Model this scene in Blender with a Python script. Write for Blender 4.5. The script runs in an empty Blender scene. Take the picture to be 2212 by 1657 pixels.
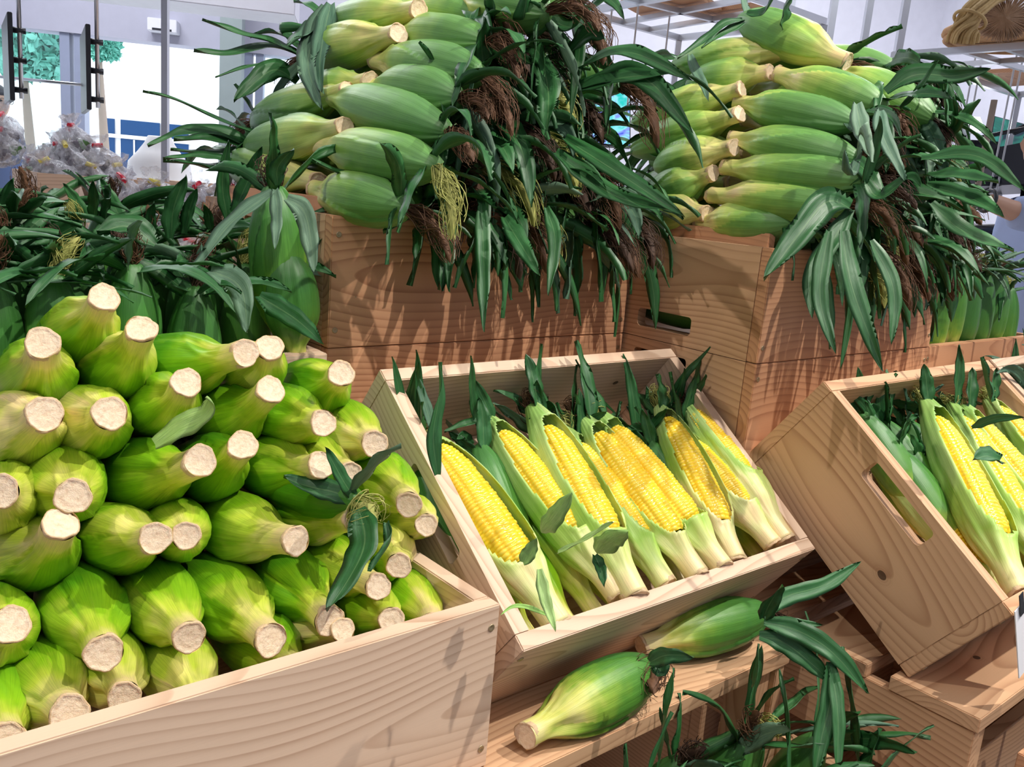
import bpy, math, random
import numpy as np
from mathutils import Vector, Matrix

# ------------------------------------------------------------------ scene, camera, world, lights
W_, H_ = 2212, 1657
CAMZ = 1.30
FOC, PIT, ROL, YAW = 1892.867, math.radians(12.28865), math.radians(4.96539), math.radians(49.29084)
_cy, _sy = math.cos(YAW), math.sin(YAW)
FW = np.array([_cy*math.cos(PIT), _sy*math.cos(PIT), -math.sin(PIT)])
_r0 = np.array([_sy, -_cy, 0.0]); _u0 = np.cross(_r0, FW)
RT = math.cos(ROL)*_r0 + math.sin(ROL)*_u0
UP = -math.sin(ROL)*_r0 + math.cos(ROL)*_u0
CAM = np.array([0, 0, CAMZ])

S = bpy.context.scene
COL = S.collection
cam_d = bpy.data.cameras.new('camera')
cam = bpy.data.objects.new('camera', cam_d); COL.objects.link(cam)
cam_d.sensor_width = 36; cam_d.lens = FOC/W_*36
cam_d.clip_start = .02; cam_d.clip_end = 200
cam.matrix_world = Matrix(((RT[0], UP[0], -FW[0], 0), (RT[1], UP[1], -FW[1], 0), (RT[2], UP[2], -FW[2], CAMZ), (0, 0, 0, 1)))
S.camera = cam
S.view_settings.view_transform = 'Standard'
S.view_settings.look = 'None'
S.view_settings.gamma = 1
S.view_settings.use_curve_mapping = False
S.view_settings.exposure = 0.0

wd = bpy.data.worlds.new('daylight'); S.world = wd; wd.use_nodes = True
_bg = wd.node_tree.nodes['Background']
_bg.inputs[0].default_value = (.86, .93, 1, 1); _bg.inputs[1].default_value = 2.4

def lamp(name, kind, loc, target, power, color, size=.05, **kw):
    d = bpy.data.lights.new(name, kind); d.energy = power; d.color = color
    if kind == 'SPOT':
        d.shadow_soft_size = size; d.spot_size = math.radians(kw.get('angle', 60)); d.spot_blend = kw.get('blend', .5)
    elif kind == 'AREA':
        d.shape = 'RECTANGLE'; d.size = size; d.size_y = kw.get('size_y', size)
    elif kind == 'SUN':
        d.angle = math.radians(size)
    o = bpy.data.objects.new(name, d); COL.objects.link(o); o.location = loc
    o.rotation_euler = (Vector(target)-Vector(loc)).to_track_quat('-Z', 'Y').to_euler()
    return o
lamp('spot_lamp', 'SPOT', (1.95, -.25, 3.35), (1.2, .7, 1.0), 210, (1, .94, .86), .018, angle=58)
lamp('spot_lamp', 'SPOT', (.95, -.75, 3.35), (.55, .75, .9), 190, (1, .95, .88), .018, angle=52)
lamp('spot_lamp', 'SPOT', (-.95, .55, 3.35), (.62, .98, 1.0), 90, (1, .94, .86), .018, angle=44)
def room_pt(u, n, z): return (.8660254*u+.5*n, -.5*u+.8660254*n, z)
for (u, n, w) in ((-1.5, 4.7, 75), (2.6, 4.6, 85), (3.2, 1.6, 22), (.5, -1.6, 22)):
    lamp('added_ceiling_fill', 'AREA', room_pt(u, n, 3.57), room_pt(u, n, 0), w, (.94, .96, 1), 1.6, size_y=1.6)  # unseen area lights added under the ceiling for ambient fill

# ------------------------------------------------------------------ projection helpers (pixel -> point at a chosen plane)
def ray(x, y):
    return (FW*FOC + RT*(x-W_/2) - UP*(y-H_/2))/FOC
def hit(x, y, pt, n):
    d = ray(x, y); n = np.array(n, float)
    return CAM + d*(np.dot(np.array(pt)-CAM, n)/np.dot(d, n))
def atd(x, y, D):
    return CAM + ray(x, y)*D
def onX(x, y, X): return hit(x, y, (X, 0, 0), (1, 0, 0))
def onY(x, y, Y): return hit(x, y, (0, Y, 0), (0, 1, 0))
def onZ(x, y, Z): return hit(x, y, (0, 0, Z+CAMZ), (0, 0, 1))
def V(*a): return np.array(a, float)
def nrm(v):
    v = np.asarray(v, float); return v/(np.linalg.norm(v)+1e-12)

# ------------------------------------------------------------------ materials
def mat(name):
    m = bpy.data.materials.new(name); m.use_nodes = True
    nt = m.node_tree; b = nt.nodes['Principled BSDF']
    return m, nt, b
def N(nt, t, **kw):
    n = nt.nodes.new(t)
    for k, v in kw.items(): setattr(n, k, v)
    return n
def ramp(nt, stops, src, interp='LINEAR'):
    r = nt.nodes.new('ShaderNodeValToRGB'); r.color_ramp.interpolation = interp
    e = r.color_ramp.elements
    while len(e) < len(stops): e.new(.5)
    for q, (p, c) in zip(e, stops): q.position = p; q.color = (*c, 1) if len(c) == 3 else c
    nt.links.new(src, r.inputs[0]); return r
def mixc(nt, fac, a, b, mode='MIX'):
    m = nt.nodes.new('ShaderNodeMix'); m.data_type = 'RGBA'; m.blend_type = mode
    for sock, v in ((m.inputs[0], fac), (m.inputs[6], a), (m.inputs[7], b)):
        if isinstance(v, (int, float)): sock.default_value = v
        elif isinstance(v, tuple): sock.default_value = (*v, 1)
        else: nt.links.new(v, sock)
    return m.outputs[2]
def mth(nt, op, a, b=None, c=None, clamp=False):
    m = nt.nodes.new('ShaderNodeMath'); m.operation = op; m.use_clamp = clamp
    for i, v in enumerate((a, b, c)):
        if v is None: continue
        if isinstance(v, (int, float)): m.inputs[i].default_value = v
        else: nt.links.new(v, m.inputs[i])
    return m.outputs[0]
def noise(nt, vec, scale, detail=3, rough=.5, dist=0):
    n = nt.nodes.new('ShaderNodeTexNoise'); n.inputs['Scale'].default_value = scale
    n.inputs['Detail'].default_value = detail; n.inputs['Roughness'].default_value = rough
    n.inputs['Distortion'].default_value = dist
    if vec is not None: nt.links.new(vec, n.inputs['Vector'])
    return n
def mapv(nt, src, scale, loc=(0, 0, 0)):
    m = nt.nodes.new('ShaderNodeMapping'); m.inputs['Scale'].default_value = scale; m.inputs['Location'].default_value = loc
    nt.links.new(src, m.inputs[0]); return m.outputs[0]
def attr(nt, name):
    a = nt.nodes.new('ShaderNodeAttribute'); a.attribute_name = name; return a
def bump(nt, b, h, strength=.3, dist=.002):
    n = nt.nodes.new('ShaderNodeBump'); n.inputs['Strength'].default_value = strength; n.inputs['Distance'].default_value = dist
    nt.links.new(h, n.inputs['Height']); nt.links.new(n.outputs[0], b.inputs['Normal'])
def plain(name, col, rough=.5, metal=0, emit=None, es=0, spec=None):
    m, nt, b = mat(name); b.inputs['Base Color'].default_value = (*col, 1)
    b.inputs['Roughness'].default_value = rough; b.inputs['Metallic'].default_value = metal
    nz = noise(nt, N(nt, 'ShaderNodeTexCoord').outputs['Object'], 14, 3)
    c = mixc(nt, nz.outputs[0], tuple(x*.93 for x in col), tuple(min(1, x*1.05) for x in col))
    nt.links.new(c, b.inputs['Base Color'])
    if emit: b.inputs['Emission Color'].default_value = (*emit, 1); b.inputs['Emission Strength'].default_value = es
    if spec is not None: b.inputs['Specular IOR Level'].default_value = spec
    return m

def wood(name, light, dark, knots=()):
    """solid wood: growth rings round a pith line that lies behind each board; 'grain' = (along, across, thickness) in metres"""
    m, nt, b = mat(name)
    g = attr(nt, 'grain').outputs['Vector']
    warp = noise(nt, mapv(nt, g, (1.9, 2.6, 2.6)), 1.5, 0, .4)
    warp2 = noise(nt, mapv(nt, g, (5, 16, 16)), 1.0, 2, .5)
    sep = N(nt, 'ShaderNodeSeparateXYZ'); nt.links.new(g, sep.inputs[0])
    y = sep.outputs[1]; z = sep.outputs[2]
    r = mth(nt, 'SQRT', mth(nt, 'ADD', mth(nt, 'MULTIPLY', y, y), mth(nt, 'MULTIPLY', z, z)))
    r = mth(nt, 'ADD', r, mth(nt, 'MULTIPLY', warp.outputs[0], .075))
    r = mth(nt, 'ADD', r, mth(nt, 'MULTIPLY', warp2.outputs[0], .0022))
    v = mth(nt, 'FRACT', mth(nt, 'MULTIPLY', r, 128))
    line = mth(nt, 'POWER', v, 3.2)
    line = mth(nt, 'MULTIPLY', line, mth(nt, 'SUBTRACT', 1, mth(nt, 'POWER', v, 26)))
    amp = noise(nt, mapv(nt, g, (3, 14, 14)), 1.3, 2)
    line = mth(nt, 'MULTIPLY', line, mth(nt, 'MULTIPLY_ADD', amp.outputs[0], 1.3, .05), clamp=True)
    fib = noise(nt, mapv(nt, g, (14, 700, 700)), 1, 2)
    broad = noise(nt, mapv(nt, g, (1.5, 9, 9)), 1, 2)
    c0 = mixc(nt, broad.outputs[0], tuple(x*.93 for x in light), tuple(min(1, x*1.06) for x in light))
    c0 = mixc(nt, mth(nt, 'MULTIPLY', fib.outputs[0], .28), c0, tuple(x*.72 for x in light))
    c1 = mixc(nt, line, c0, dark)
    for (kx, ky, ks) in knots:
        d = N(nt, 'ShaderNodeVectorMath', operation='DISTANCE')
        lo = attr(nt, 'board').outputs['Vector']
        nt.links.new(mapv(nt, lo, (1, 1.35, 0)), d.inputs[0]); d.inputs[1].default_value = (kx, ky*1.35, 0)
        kd = mth(nt, 'ADD', d.outputs['Value'], mth(nt, 'MULTIPLY', warp2.outputs[0], .006))
        halo = mth(nt, 'SUBTRACT', 1, mth(nt, 'DIVIDE', kd, ks*3.2), clamp=True)
        core = mth(nt, 'GREATER_THAN', ks+.003, kd)
        rg = mth(nt, 'FRACT', mth(nt, 'MULTIPLY', kd, 230))
        c1 = mixc(nt, mth(nt, 'MULTIPLY', mth(nt, 'POWER', halo, .7), mth(nt, 'MULTIPLY_ADD', rg, .5, .1)), c1, dark)
        c1 = mixc(nt, mth(nt, 'MULTIPLY', core, .85), c1, (.06, .03, .018))
    nt.links.new(c1, b.inputs['Base Color'])
    b.inputs['Roughness'].default_value = .58; b.inputs['Specular IOR Level'].default_value = .3
    bump(nt, b, mth(nt, 'ADD', line, fib.outputs[0]), .05, .0005)
    return m
PALE = ((.78, .57, .41), (.42, .235, .14))
MIDW = ((.70, .43, .25), (.34, .15, .07))
RED = ((.66, .35, .19), (.30, .11, .05))
M = {}
M['wood_pale'] = wood('pale_cypress_wood', *PALE)
M['wood_mid'] = wood('honey_cedar_wood', *MIDW)
M['wood_red'] = wood('reddish_cedar_wood', *RED)
M['wood_knot_panel'] = wood('cedar_wood_with_knot', *MIDW, knots=((.097, .0586, .0065),))
M['wood_knot_base'] = wood('cedar_wood_with_dark_knot', *MIDW, knots=((.105, .046, .005),))
M['wood_knot_slat'] = wood('cedar_slat_with_knot', *MIDW, knots=((.154, .069, .0055),))
M['wood_knot_back'] = wood('cypress_wood_with_knot', *PALE, knots=((.415, .10, .006),))

def husk_mat(name, stops, sheen=.0, rough=.42):
    m, nt, b = mat(name)
    t = attr(nt, 'tone').outputs['Fac']; uv = N(nt, 'ShaderNodeUVMap').outputs[0]
    oi = N(nt, 'ShaderNodeObjectInfo').outputs['Random']
    st = noise(nt, mapv(nt, uv, (58, 1.3, 1)), 3.0, 3, .65)
    big = noise(nt, mapv(nt, uv, (2.5, 3, 1)), 2.0, 2)
    tt = mth(nt, 'ADD', t, mth(nt, 'MULTIPLY_ADD', big.outputs[0], .40, -.20))
    tt = mth(nt, 'ADD', tt, mth(nt, 'MULTIPLY_ADD', oi, .16, -.08), clamp=True)
    c = ramp(nt, stops, tt).outputs[0]
    veins = ramp(nt, [(.35, (.74, .78, .7)), (.62, (1.12, 1.1, 1.05))], st.outputs[0]).outputs[0]
    c = mixc(nt, .8, c, veins, 'MULTIPLY')
    nt.links.new(c, b.inputs['Base Color'])
    b.inputs['Roughness'].default_value = rough
    b.inputs['Subsurface Weight'].default_value = .08; b.inputs['Subsurface Radius'].default_value = (.01, .012, .003)
    b.inputs['Subsurface Scale'].default_value = .5
    bump(nt, b, st.outputs[0], .35, .0007)
    return m
M['husk_lime'] = husk_mat('lime_green_husk', [(0, (.84, .66, .32)), (.09, (.78, .72, .22)), (.20, (.52, .62, .06)), (.34, (.26, .50, .012)), (.56, (.10, .33, .008)), (1, (.04, .19, .012))], rough=.36)
M['husk_green'] = husk_mat('pale_green_husk', [(0, (.84, .64, .32)), (.13, (.76, .70, .26)), (.26, (.50, .60, .14)), (.42, (.27, .47, .09)), (.62, (.14, .32, .075)), (1, (.10, .25, .075))])
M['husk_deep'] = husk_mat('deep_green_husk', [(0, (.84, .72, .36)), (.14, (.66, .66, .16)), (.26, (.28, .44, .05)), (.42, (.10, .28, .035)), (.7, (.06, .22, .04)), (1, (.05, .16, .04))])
M['husk_inner'] = husk_mat('pale_inner_husk', [(0, (.86, .68, .36)), (.10, (.78, .78, .34)), (.20, (.56, .70, .20)), (.36, (.36, .60, .10)), (.6, (.52, .70, .26)), (.85, (.30, .52, .13)), (1, (.28, .42, .12))], rough=.4)

def leaf_mat(name, a, bcol, rough=.42):
    m, nt, b = mat(name)
    uv = N(nt, 'ShaderNodeUVMap').outputs[0]
    st = noise(nt, mapv(nt, uv, (24, 1.5, 1)), 2.0, 3, .6)
    oi = N(nt, 'ShaderNodeObjectInfo').outputs['Random']
    big = noise(nt, mapv(nt, uv, (2, 5, 1)), 2.2, 3)
    f = mth(nt, 'ADD', mth(nt, 'MULTIPLY', big.outputs[0], .7), mth(nt, 'MULTIPLY_ADD', oi, .8, -.3), clamp=True)
    c = mixc(nt, f, a, bcol)
    c = mixc(nt, .8, c, ramp(nt, [(.38, (.55, .62, .6)), (.66, (1.2, 1.18, 1.15))], st.outputs[0]).outputs[0], 'MULTIPLY')
    sx = N(nt, 'ShaderNodeSeparateXYZ'); nt.links.new(uv, sx.inputs[0])
    rib = mth(nt, 'LESS_THAN', mth(nt, 'ABSOLUTE', mth(nt, 'SUBTRACT', sx.outputs[0], .5)), .025)
    c = mixc(nt, mth(nt, 'MULTIPLY', rib, .14), c, (.35, .5, .22))
    nt.links.new(c, b.inputs['Base Color']); b.inputs['Roughness'].default_value = rough
    b.inputs['Transmission Weight'].default_value = 0
    bump(nt, b, st.outputs[0], .4, .0008)
    return m
M['leaf_dark'] = leaf_mat('dark_green_flag_leaf', (.012, .085, .016), (.050, .185, .058))
M['leaf_grey'] = leaf_mat('wilted_grey_green_leaf', (.065, .16, .095), (.17, .28, .18), .6)
M['leaf_light'] = leaf_mat('fresh_green_leaf', (.22, .50, .06), (.48, .68, .24))
def silk_mat(name, a, bcol):
    m, nt, b = mat(name)
    nz = noise(nt, N(nt, 'ShaderNodeTexCoord').outputs['Object'], 90, 3)
    c = mixc(nt, nz.outputs[0], a, bcol); nt.links.new(c, b.inputs['Base Color']); b.inputs['Roughness'].default_value = .75
    return m
M['silk_brown'] = silk_mat('dried_brown_silk', (.04, .016, .007), (.19, .085, .035))
M['silk_dark'] = silk_mat('dark_brown_silk', (.02, .009, .005), (.10, .045, .022))
M['silk_gold'] = silk_mat('yellow_green_silk', (.20, .24, .04), (.55, .52, .16))
M['silk_pale'] = silk_mat('pale_fresh_silk', (.58, .62, .20), (.85, .82, .45))
def stalk_mat():
    m, nt, b = mat('cut_stalk_pith')
    tc = N(nt, 'ShaderNodeTexCoord').outputs['Object']
    n1 = noise(nt, tc, 260, 4, .7); n2 = noise(nt, tc, 60, 2)
    rr = attr(nt, 'tone').outputs['Fac']
    c = ramp(nt, [(.3, (.60, .40, .24)), (.6, (.88, .72, .54))], n1.outputs[0]).outputs[0]
    c = mixc(nt, n2.outputs[0], c, (.86, .66, .44))
    c = mixc(nt, mth(nt, 'MULTIPLY', mth(nt, 'GREATER_THAN', rr, .82), .6), c, (.55, .36, .16))
    nt.links.new(c, b.inputs['Base Color']); b.inputs['Roughness'].default_value = .65
    b.inputs['Subsurface Weight'].default_value = .1; b.inputs['Subsurface Scale'].default_value = .01
    bump(nt, b, n1.outputs[0], .7, .0015)
    return m
M['stalk'] = stalk_mat()
def kernel_mat():
    m, nt, b = mat('yellow_corn_kernels')
    k = attr(nt, 'tone').outputs['Fac']
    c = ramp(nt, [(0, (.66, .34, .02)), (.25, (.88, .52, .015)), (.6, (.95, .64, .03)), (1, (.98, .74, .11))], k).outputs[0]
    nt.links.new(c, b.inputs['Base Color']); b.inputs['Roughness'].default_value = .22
    b.inputs['Subsurface Weight'].default_value = .25; b.inputs['Subsurface Radius'].default_value = (.02, .01, .002); b.inputs['Subsurface Scale'].default_value = .25
    b.inputs['Coat Weight'].default_value = .25; b.inputs['Coat Roughness'].default_value = .15
    return m
M['kernel'] = kernel_mat()
M['steel'] = plain('galvanised_steel', (.62, .64, .68), .32, .75)
M['screw'] = plain('brass_screw', (.42, .33, .2), .4, .7)
M['void'] = plain('black_plastic', (.012, .014, .02), .4)
M['white_wall'] = plain('white_painted_wall', (.74, .74, .82), .8)
M['grey_wall'] = plain('grey_painted_soffit', (.50, .50, .60), .8)
M['grey_col'] = plain('grey_painted_steel', (.30, .36, .36), .5)
M['floor'] = plain('pale_concrete_floor', (.55, .54, .53), .5)
M['duct'] = plain('white_duct_paint', (.80, .80, .87), .6)
M['outside'] = plain('white_paving', (.9, .9, .9), .9)  # plain near-white paving

# ------------------------------------------------------------------ mesh helpers
def mesh_obj(name, verts, faces, material, parent=None, loc=None, uv=None, tone=None, smooth=True, attrs=None):
    verts = np.asarray(verts, np.float32)
    me = bpy.data.meshes.new(name)
    me.from_pydata(verts.tolist() if not isinstance(verts, list) else verts, [], faces if isinstance(faces, list) else faces.tolist())
    if uv is not None:
        l = me.uv_layers.new(name='UVMap')
        idx = np.empty(len(me.loops), np.int32); me.loops.foreach_get('vertex_index', idx)
        l.data.foreach_set('uv', np.asarray(uv, np.float32)[idx].ravel())
    if tone is not None:
        a = me.attributes.new('tone', 'FLOAT', 'POINT'); a.data.foreach_set('value', np.asarray(tone, np.float32))
    if attrs:
        for k, v in attrs.items():
            a = me.attributes.new(k, 'FLOAT_VECTOR', 'POINT'); a.data.foreach_set('vector', np.asarray(v, np.float32).ravel())
    if material is not None: me.materials.append(material)
    if smooth: me.polygons.foreach_set('use_smooth', [True]*len(me.polygons))
    me.update()
    o = bpy.data.objects.new(name, me); COL.objects.link(o)
    if parent is not None: o.parent = parent
    if loc is not None: o.location = loc
    return o
def tag(o, label=None, cat=None, group=None, kind=None):
    if label: o['label'] = label
    if cat: o['category'] = cat
    if group: o['group'] = group
    if kind: o['kind'] = kind
    return o
def empty(name, loc, label, cat, group=None, mw=None):
    o = bpy.data.objects.new(name, None); COL.objects.link(o); o.empty_display_size = .03
    if mw is not None: o.matrix_world = mw
    else: o.location = loc
    return tag(o, label, cat, group)

def grid_faces(n, m, closed=True):
    """n rings of m points"""
    i = np.arange(n-1)[:, None]; mm = m if closed else m-1
    j = np.arange(mm)[None, :]; j2 = (j+1) % m
    return np.stack([i*m+j, i*m+j2, (i+1)*m+j2, (i+1)*m+j], -1).reshape(-1, 4)

RNG = random.Random(7)
BOX_F = [(0, 1, 3, 2), (4, 6, 7, 5), (0, 4, 5, 1), (2, 3, 7, 6), (0, 2, 6, 4), (1, 5, 7, 3)]
def bev_box(x0, x1, y0, y1, z0, z1, bv=.0012):
    """box with chamfered edges -> verts, faces"""
    import bmesh
    bm = bmesh.new()
    vs = [bm.verts.new((x, y, z)) for x in (x0, x1) for y in (y0, y1) for z in (z0, z1)]
    for f in BOX_F: bm.faces.new([vs[i] for i in f])
    if bv > 0: bmesh.ops.bevel(bm, geom=bm.edges[:], offset=bv, segments=2, affect='EDGES')
    bmesh.ops.recalc_face_normals(bm, faces=bm.faces)
    bm.verts.ensure_lookup_table(); bm.verts.index_update()
    v = [tuple(p.co) for p in bm.verts]; f = [[p.index for p in fc.verts] for fc in bm.faces]
    bm.free(); return v, f
def wood_attrs(v, along, across, thick, rng, pith=None):
    v = np.asarray(v)
    lo = v.min(0)
    bl = np.stack([v[:, along]-lo[along], v[:, across]-lo[across], v[:, thick]-lo[thick]], -1)
    off = np.array([rng.uniform(0, 9), 0, 0])
    w = bl[:, 1].max()
    p = pith if pith is not None else (rng.uniform(-.15, 1.15)*w, rng.choice([-1, 1])*rng.uniform(.015, .05))
    g = bl + off; g[:, 1] -= p[0]; g[:, 2] -= p[1]
    return {'grain': g, 'board': bl}
def board(name, box, material, parent, along=0, bv=.0012, seed=None, pith=None, mw=None):
    x0, x1, y0, y1, z0, z1 = box
    v, f = bev_box(*box, bv=bv)
    d = [x1-x0, y1-y0, z1-z0]
    rest = sorted([a for a in range(3) if a != along], key=lambda a: -d[a])
    rng = random.Random(seed if seed is not None else RNG.random())
    return mesh_obj(name, v, f, material, parent, smooth=False, attrs=wood_attrs(v, along, rest[0], rest[1], rng, pith))
def panel_with_slot(name, y0, y1, z0, z1, x0, x1, slot, material, parent, seed=1, pith=None):
    """end panel in the YZ plane with a rounded hand hole slot=(ya,yb,za,zb)"""
    ya, yb, za, zb = slot; r = (zb-za)*.22
    hole = []
    for cx, cz, a0 in ((yb-r, zb-r, 0), (ya+r, zb-r, 90), (ya+r, za+r, 180), (yb-r, za+r, 270)):
        for k in range(5):
            a = math.radians(a0+k*22.5); hole.append((cx+r*math.cos(a), cz+r*math.sin(a)))
    n = len(hole); outer = []
    cy, cz = (ya+yb)/2, (za+zb)/2
    corners = [(y1, z1), (y0, z1), (y0, z0), (y1, z0)]
    for i, (hy, hz) in enumerate(hole):
        q = i//5; k = i % 5
        c = corners[q]
        if q in (0, 2): a = (c[0], hz) if k < 2 else (c if k == 2 else (hy, c[1]))
        else: a = (hy, c[1]) if k < 2 else (c if k == 2 else (c[0], hz))
        outer.append(a)
    v = []; f = []
    for x in (x0, x1):
        v += [(x, a, b) for a, b in outer]; v += [(x, a, b) for a, b in hole]
    def idx(l, ring, i): return l*2*n+ring*n+(i % n)
    for i in range(n):
        f.append([idx(0, 0, i), idx(0, 0, i+1), idx(0, 1, i+1), idx(0, 1, i)])
        f.append([idx(1, 0, i), idx(1, 1, i), idx(1, 1, i+1), idx(1, 0, i+1)])
        f.append([idx(0, 0, i), idx(1, 0, i), idx(1, 0, i+1), idx(0, 0, i+1)])
        f.append([idx(0, 1, i), idx(0, 1, i+1), idx(1, 1, i+1), idx(1, 1, i)])
    return mesh_obj(name, v, f, material, parent, smooth=False, attrs=wood_attrs(v, 1, 2, 0, random.Random(seed), pith))

COLL = []    # solids the leaves must stay outside of: (inverse matrix, half extents)
def collider(mw, lo, hi):
    lo = Vector(lo); hi = Vector(hi); c = (lo+hi)/2
    mm = mw @ Matrix.Translation(c)
    COLL.append((np.array(mm.inverted()), np.array(mm), np.array((hi-lo)/2)))

def screw_mesh(p, axis, parent):
    """small round cross-head screw, p on the face, axis 0/1 = face normal axis"""
    v = []; f = []; n = 14
    for ring, (r, h) in enumerate(((.0036, .0002), (.0036, .0008), (.0030, .0010), (.0014, .0002))):
        for k in range(n):
            a = 2*math.pi*k/n; q = [0, 0, 0]
            rr = r*(1 if ring < 3 else (1 if k % 4 else .4))
            o1, o2 = [i for i in range(3) if i != axis]
            q[o1] = p[o1]+rr*math.cos(a); q[o2] = p[o2]+rr*math.sin(a); q[axis] = p[axis]-h
            v.append(q)
    f = grid_faces(4, n).tolist(); f.append(list(range(3*n, 4*n)))
    return mesh_obj('screw', v, f, M['screw'], parent)

def crate(label, origin, L, D, Hh, material, group=None, tilt=0, end=None, slot=True, seed=1, batten=False, back=None, inner=None, name='wooden_crate', screws=True, fpith=None):
    """open crate: origin = front-left-bottom corner; X = long side, Y = depth, tilt about X"""
    mw = Matrix.Translation(origin) @ Matrix.Rotation(tilt, 4, 'X')
    root = empty(name, origin, label, 'crate', group, mw)
    t = .018; end = end or material
    board('front_panel', (0, L, 0, t, 0, Hh), material, root, 0, seed=seed, pith=fpith)
    board('back_panel', (0, L, D-t, D, 0, Hh), back or material, root, 0, seed=seed+1)
    for k, x in enumerate((0, L-t)):
        if slot:
            panel_with_slot('end_panel', t+.0004, D-t-.0004, 0, Hh, x, x+t, slot if isinstance(slot, tuple) else (D/2-.055, D/2+.055, Hh-.048, Hh-.018), end if k == 0 else material, root, seed+2+k)
        else:
            board('end_panel', (x, x+t, t+.0004, D-t-.0004, 0, Hh), end if k == 0 else material, root, 1, seed=seed+2+k)
    board('bottom_panel', (t+.0004, L-t-.0004, t+.0004, D-t-.0004, .002, .012), material, root, 0, seed=seed+5)
    if batten:
        board('inner_batten', (t+.0006, t+.0166, t+.004, D-t-.004, Hh-.06, Hh+.019), material, root, 1, seed=seed+6)
    if screws:
        for z in (.022, Hh-.022):
            for x in (.009, L-.009): screw_mesh((x, 0, z), 1, root)
    collider(mw, (0, 0, 0), (L, D, Hh))
    return root, mw

# ------------------------------------------------------------------ corn
def smooth1(a, k=3):
    for _ in range(k):
        a = np.concatenate([[a[0]], (a[:-2]+2*a[1:-1]+a[2:])/4, [a[-1]]])
    return a
def curve(B, T, bend, M_=60, sag=0):
    t = np.linspace(0, 1, M_)[:, None]
    c = B + (T-B)*t + np.asarray(bend)*(1-t)**3 - V(0, 0, 1)*sag*(t*(1-t))*4
    tg = np.gradient(c, axis=0); tg /= np.linalg.norm(tg, axis=1)[:, None]
    return c, tg
def frames(tg, ref):
    r = np.asarray(ref, float)
    n1 = r[None] - tg*(tg@r)[:, None]
    n1 /= np.linalg.norm(n1, axis=1)[:, None]+1e-9
    return n1, np.cross(tg, n1)

def push_out(p, pad):
    for inv, mw, h in COLL:
        q = inv[:3, :3]@p + inv[:3, 3]
        d = np.abs(q) - (h+pad)
        if (d < 0).all():
            # leave through top or front/back/left/right, whichever is nearest (never the bottom)
            cand = [(h[0]+pad-q[0], 0, 1), (h[0]+pad+q[0], 0, -1), (h[1]+pad-q[1], 1, 1), (h[1]+pad+q[1], 1, -1), (h[2]+pad-q[2], 2, 1)]
            dd, ax, sg = min(cand); q = q.copy(); q[ax] = sg*(h[ax]+pad)
            p = mw[:3, :3]@q + mw[:3, 3]
    return p

def leaf_geo(P, w, ref, fold=.25, wave=.12, twist=0, rng=random):
    """closed strap leaf along points P"""
    P = np.asarray(P); n = len(P)
    tg = np.gradient(P, axis=0); tg /= np.linalg.norm(tg, axis=1)[:, None]+1e-9
    a0 = np.asarray(ref, float); a0 = nrm(a0-tg[0]*(tg[0]@a0)); n1 = np.zeros_like(tg)
    for i in range(n):
        a0 = nrm(a0-tg[i]*(tg[i]@a0)); n1[i] = a0
    n2 = np.cross(tg, n1)
    s = np.linspace(0, 1, n)
    wid = w*(np.minimum(1, (.42+s*2.6))*np.clip(1-s**3.2, 0, 1)**.8)*(1+.05*np.sin(s*23+rng.uniform(0, 6)))
    tw = twist*s + rng.uniform(-.25, .25)*np.sin(s*5)
    a = n1*np.cos(tw)[:, None] + n2*np.sin(tw)[:, None]     # leaf normal
    b = np.cross(tg, a)
    ph = rng.uniform(0, 6)
    rings = []
    us = (-1, -.5, 0, .5, 1)
    for u in us:
        off = fold*abs(u)*w*.5 + wave*w*.5*abs(u)*np.sin(s*16+ph+(2.1 if u > 0 else 0))
        rings.append(P + b*(wid*.5*u)[:, None] + a*off[:, None] if np.ndim(off) else P)
    for u in (.5, 0, -.5):
        off = fold*abs(u)*w*.5 + wave*w*.5*abs(u)*np.sin(s*16+ph+(2.1 if u > 0 else 0)) - .0006
        rings.append(P + b*(wid*.5*u)[:, None] + a*off[:, None])
    v = np.stack(rings, 1).reshape(-1, 3)
    uu = np.array([0, .25, .5, .75, 1, .75, .5, .25])
    uv = np.stack([np.tile(uu, n), np.repeat(s, 8)], -1)
    return v, grid_faces(n, 8), uv
def leaf_path(root, d, length, droop, rng, n=16, collide=True, curl=0):
    p = np.array(root, float); d = nrm(d); P = [p.copy()]; ds = length/(n-1)
    side = nrm(np.cross(d, V(0, 0, 1))+1e-3)
    for i in range(n-1):
        d = nrm(d + V(0, 0, -1)*droop*ds*(6+10*i/n) + side*curl*ds*8 + V(*[rng.uniform(-1, 1) for _ in range(3)])*.05)
        p = p + d*ds
        if collide:
            p2 = push_out(p, .007)
            if np.abs(p2-p).max() > 1e-6:
                p = p2
                d = nrm(p - P[-1] + V(0, 0, -.25)*ds)
        P.append(p.copy())
    P = np.array(P)
    for _ in range(2): P[1:-1] = (P[:-2]+2*P[1:-1]+P[2:])/4
    return P
def tube_geo(P, r, k=3, base=0):
    P = np.asarray(P); tg = np.gradient(P, axis=0); tg /= np.linalg.norm(tg, axis=1)[:, None]+1e-9
    n1, n2 = frames(tg, nrm(np.cross(tg[0], V(.3, .5, .8))+1e-3))
    a = np.arange(k)*2*math.pi/k
    r = np.broadcast_to(r, (len(P),))
    v = P[:, None, :] + (n1[:, None]*np.cos(a)[None, :, None] + n2[:, None]*np.sin(a)[None, :, None])*r[:, None, None]
    return v.reshape(-1, 3), grid_faces(len(P), k)+base
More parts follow.
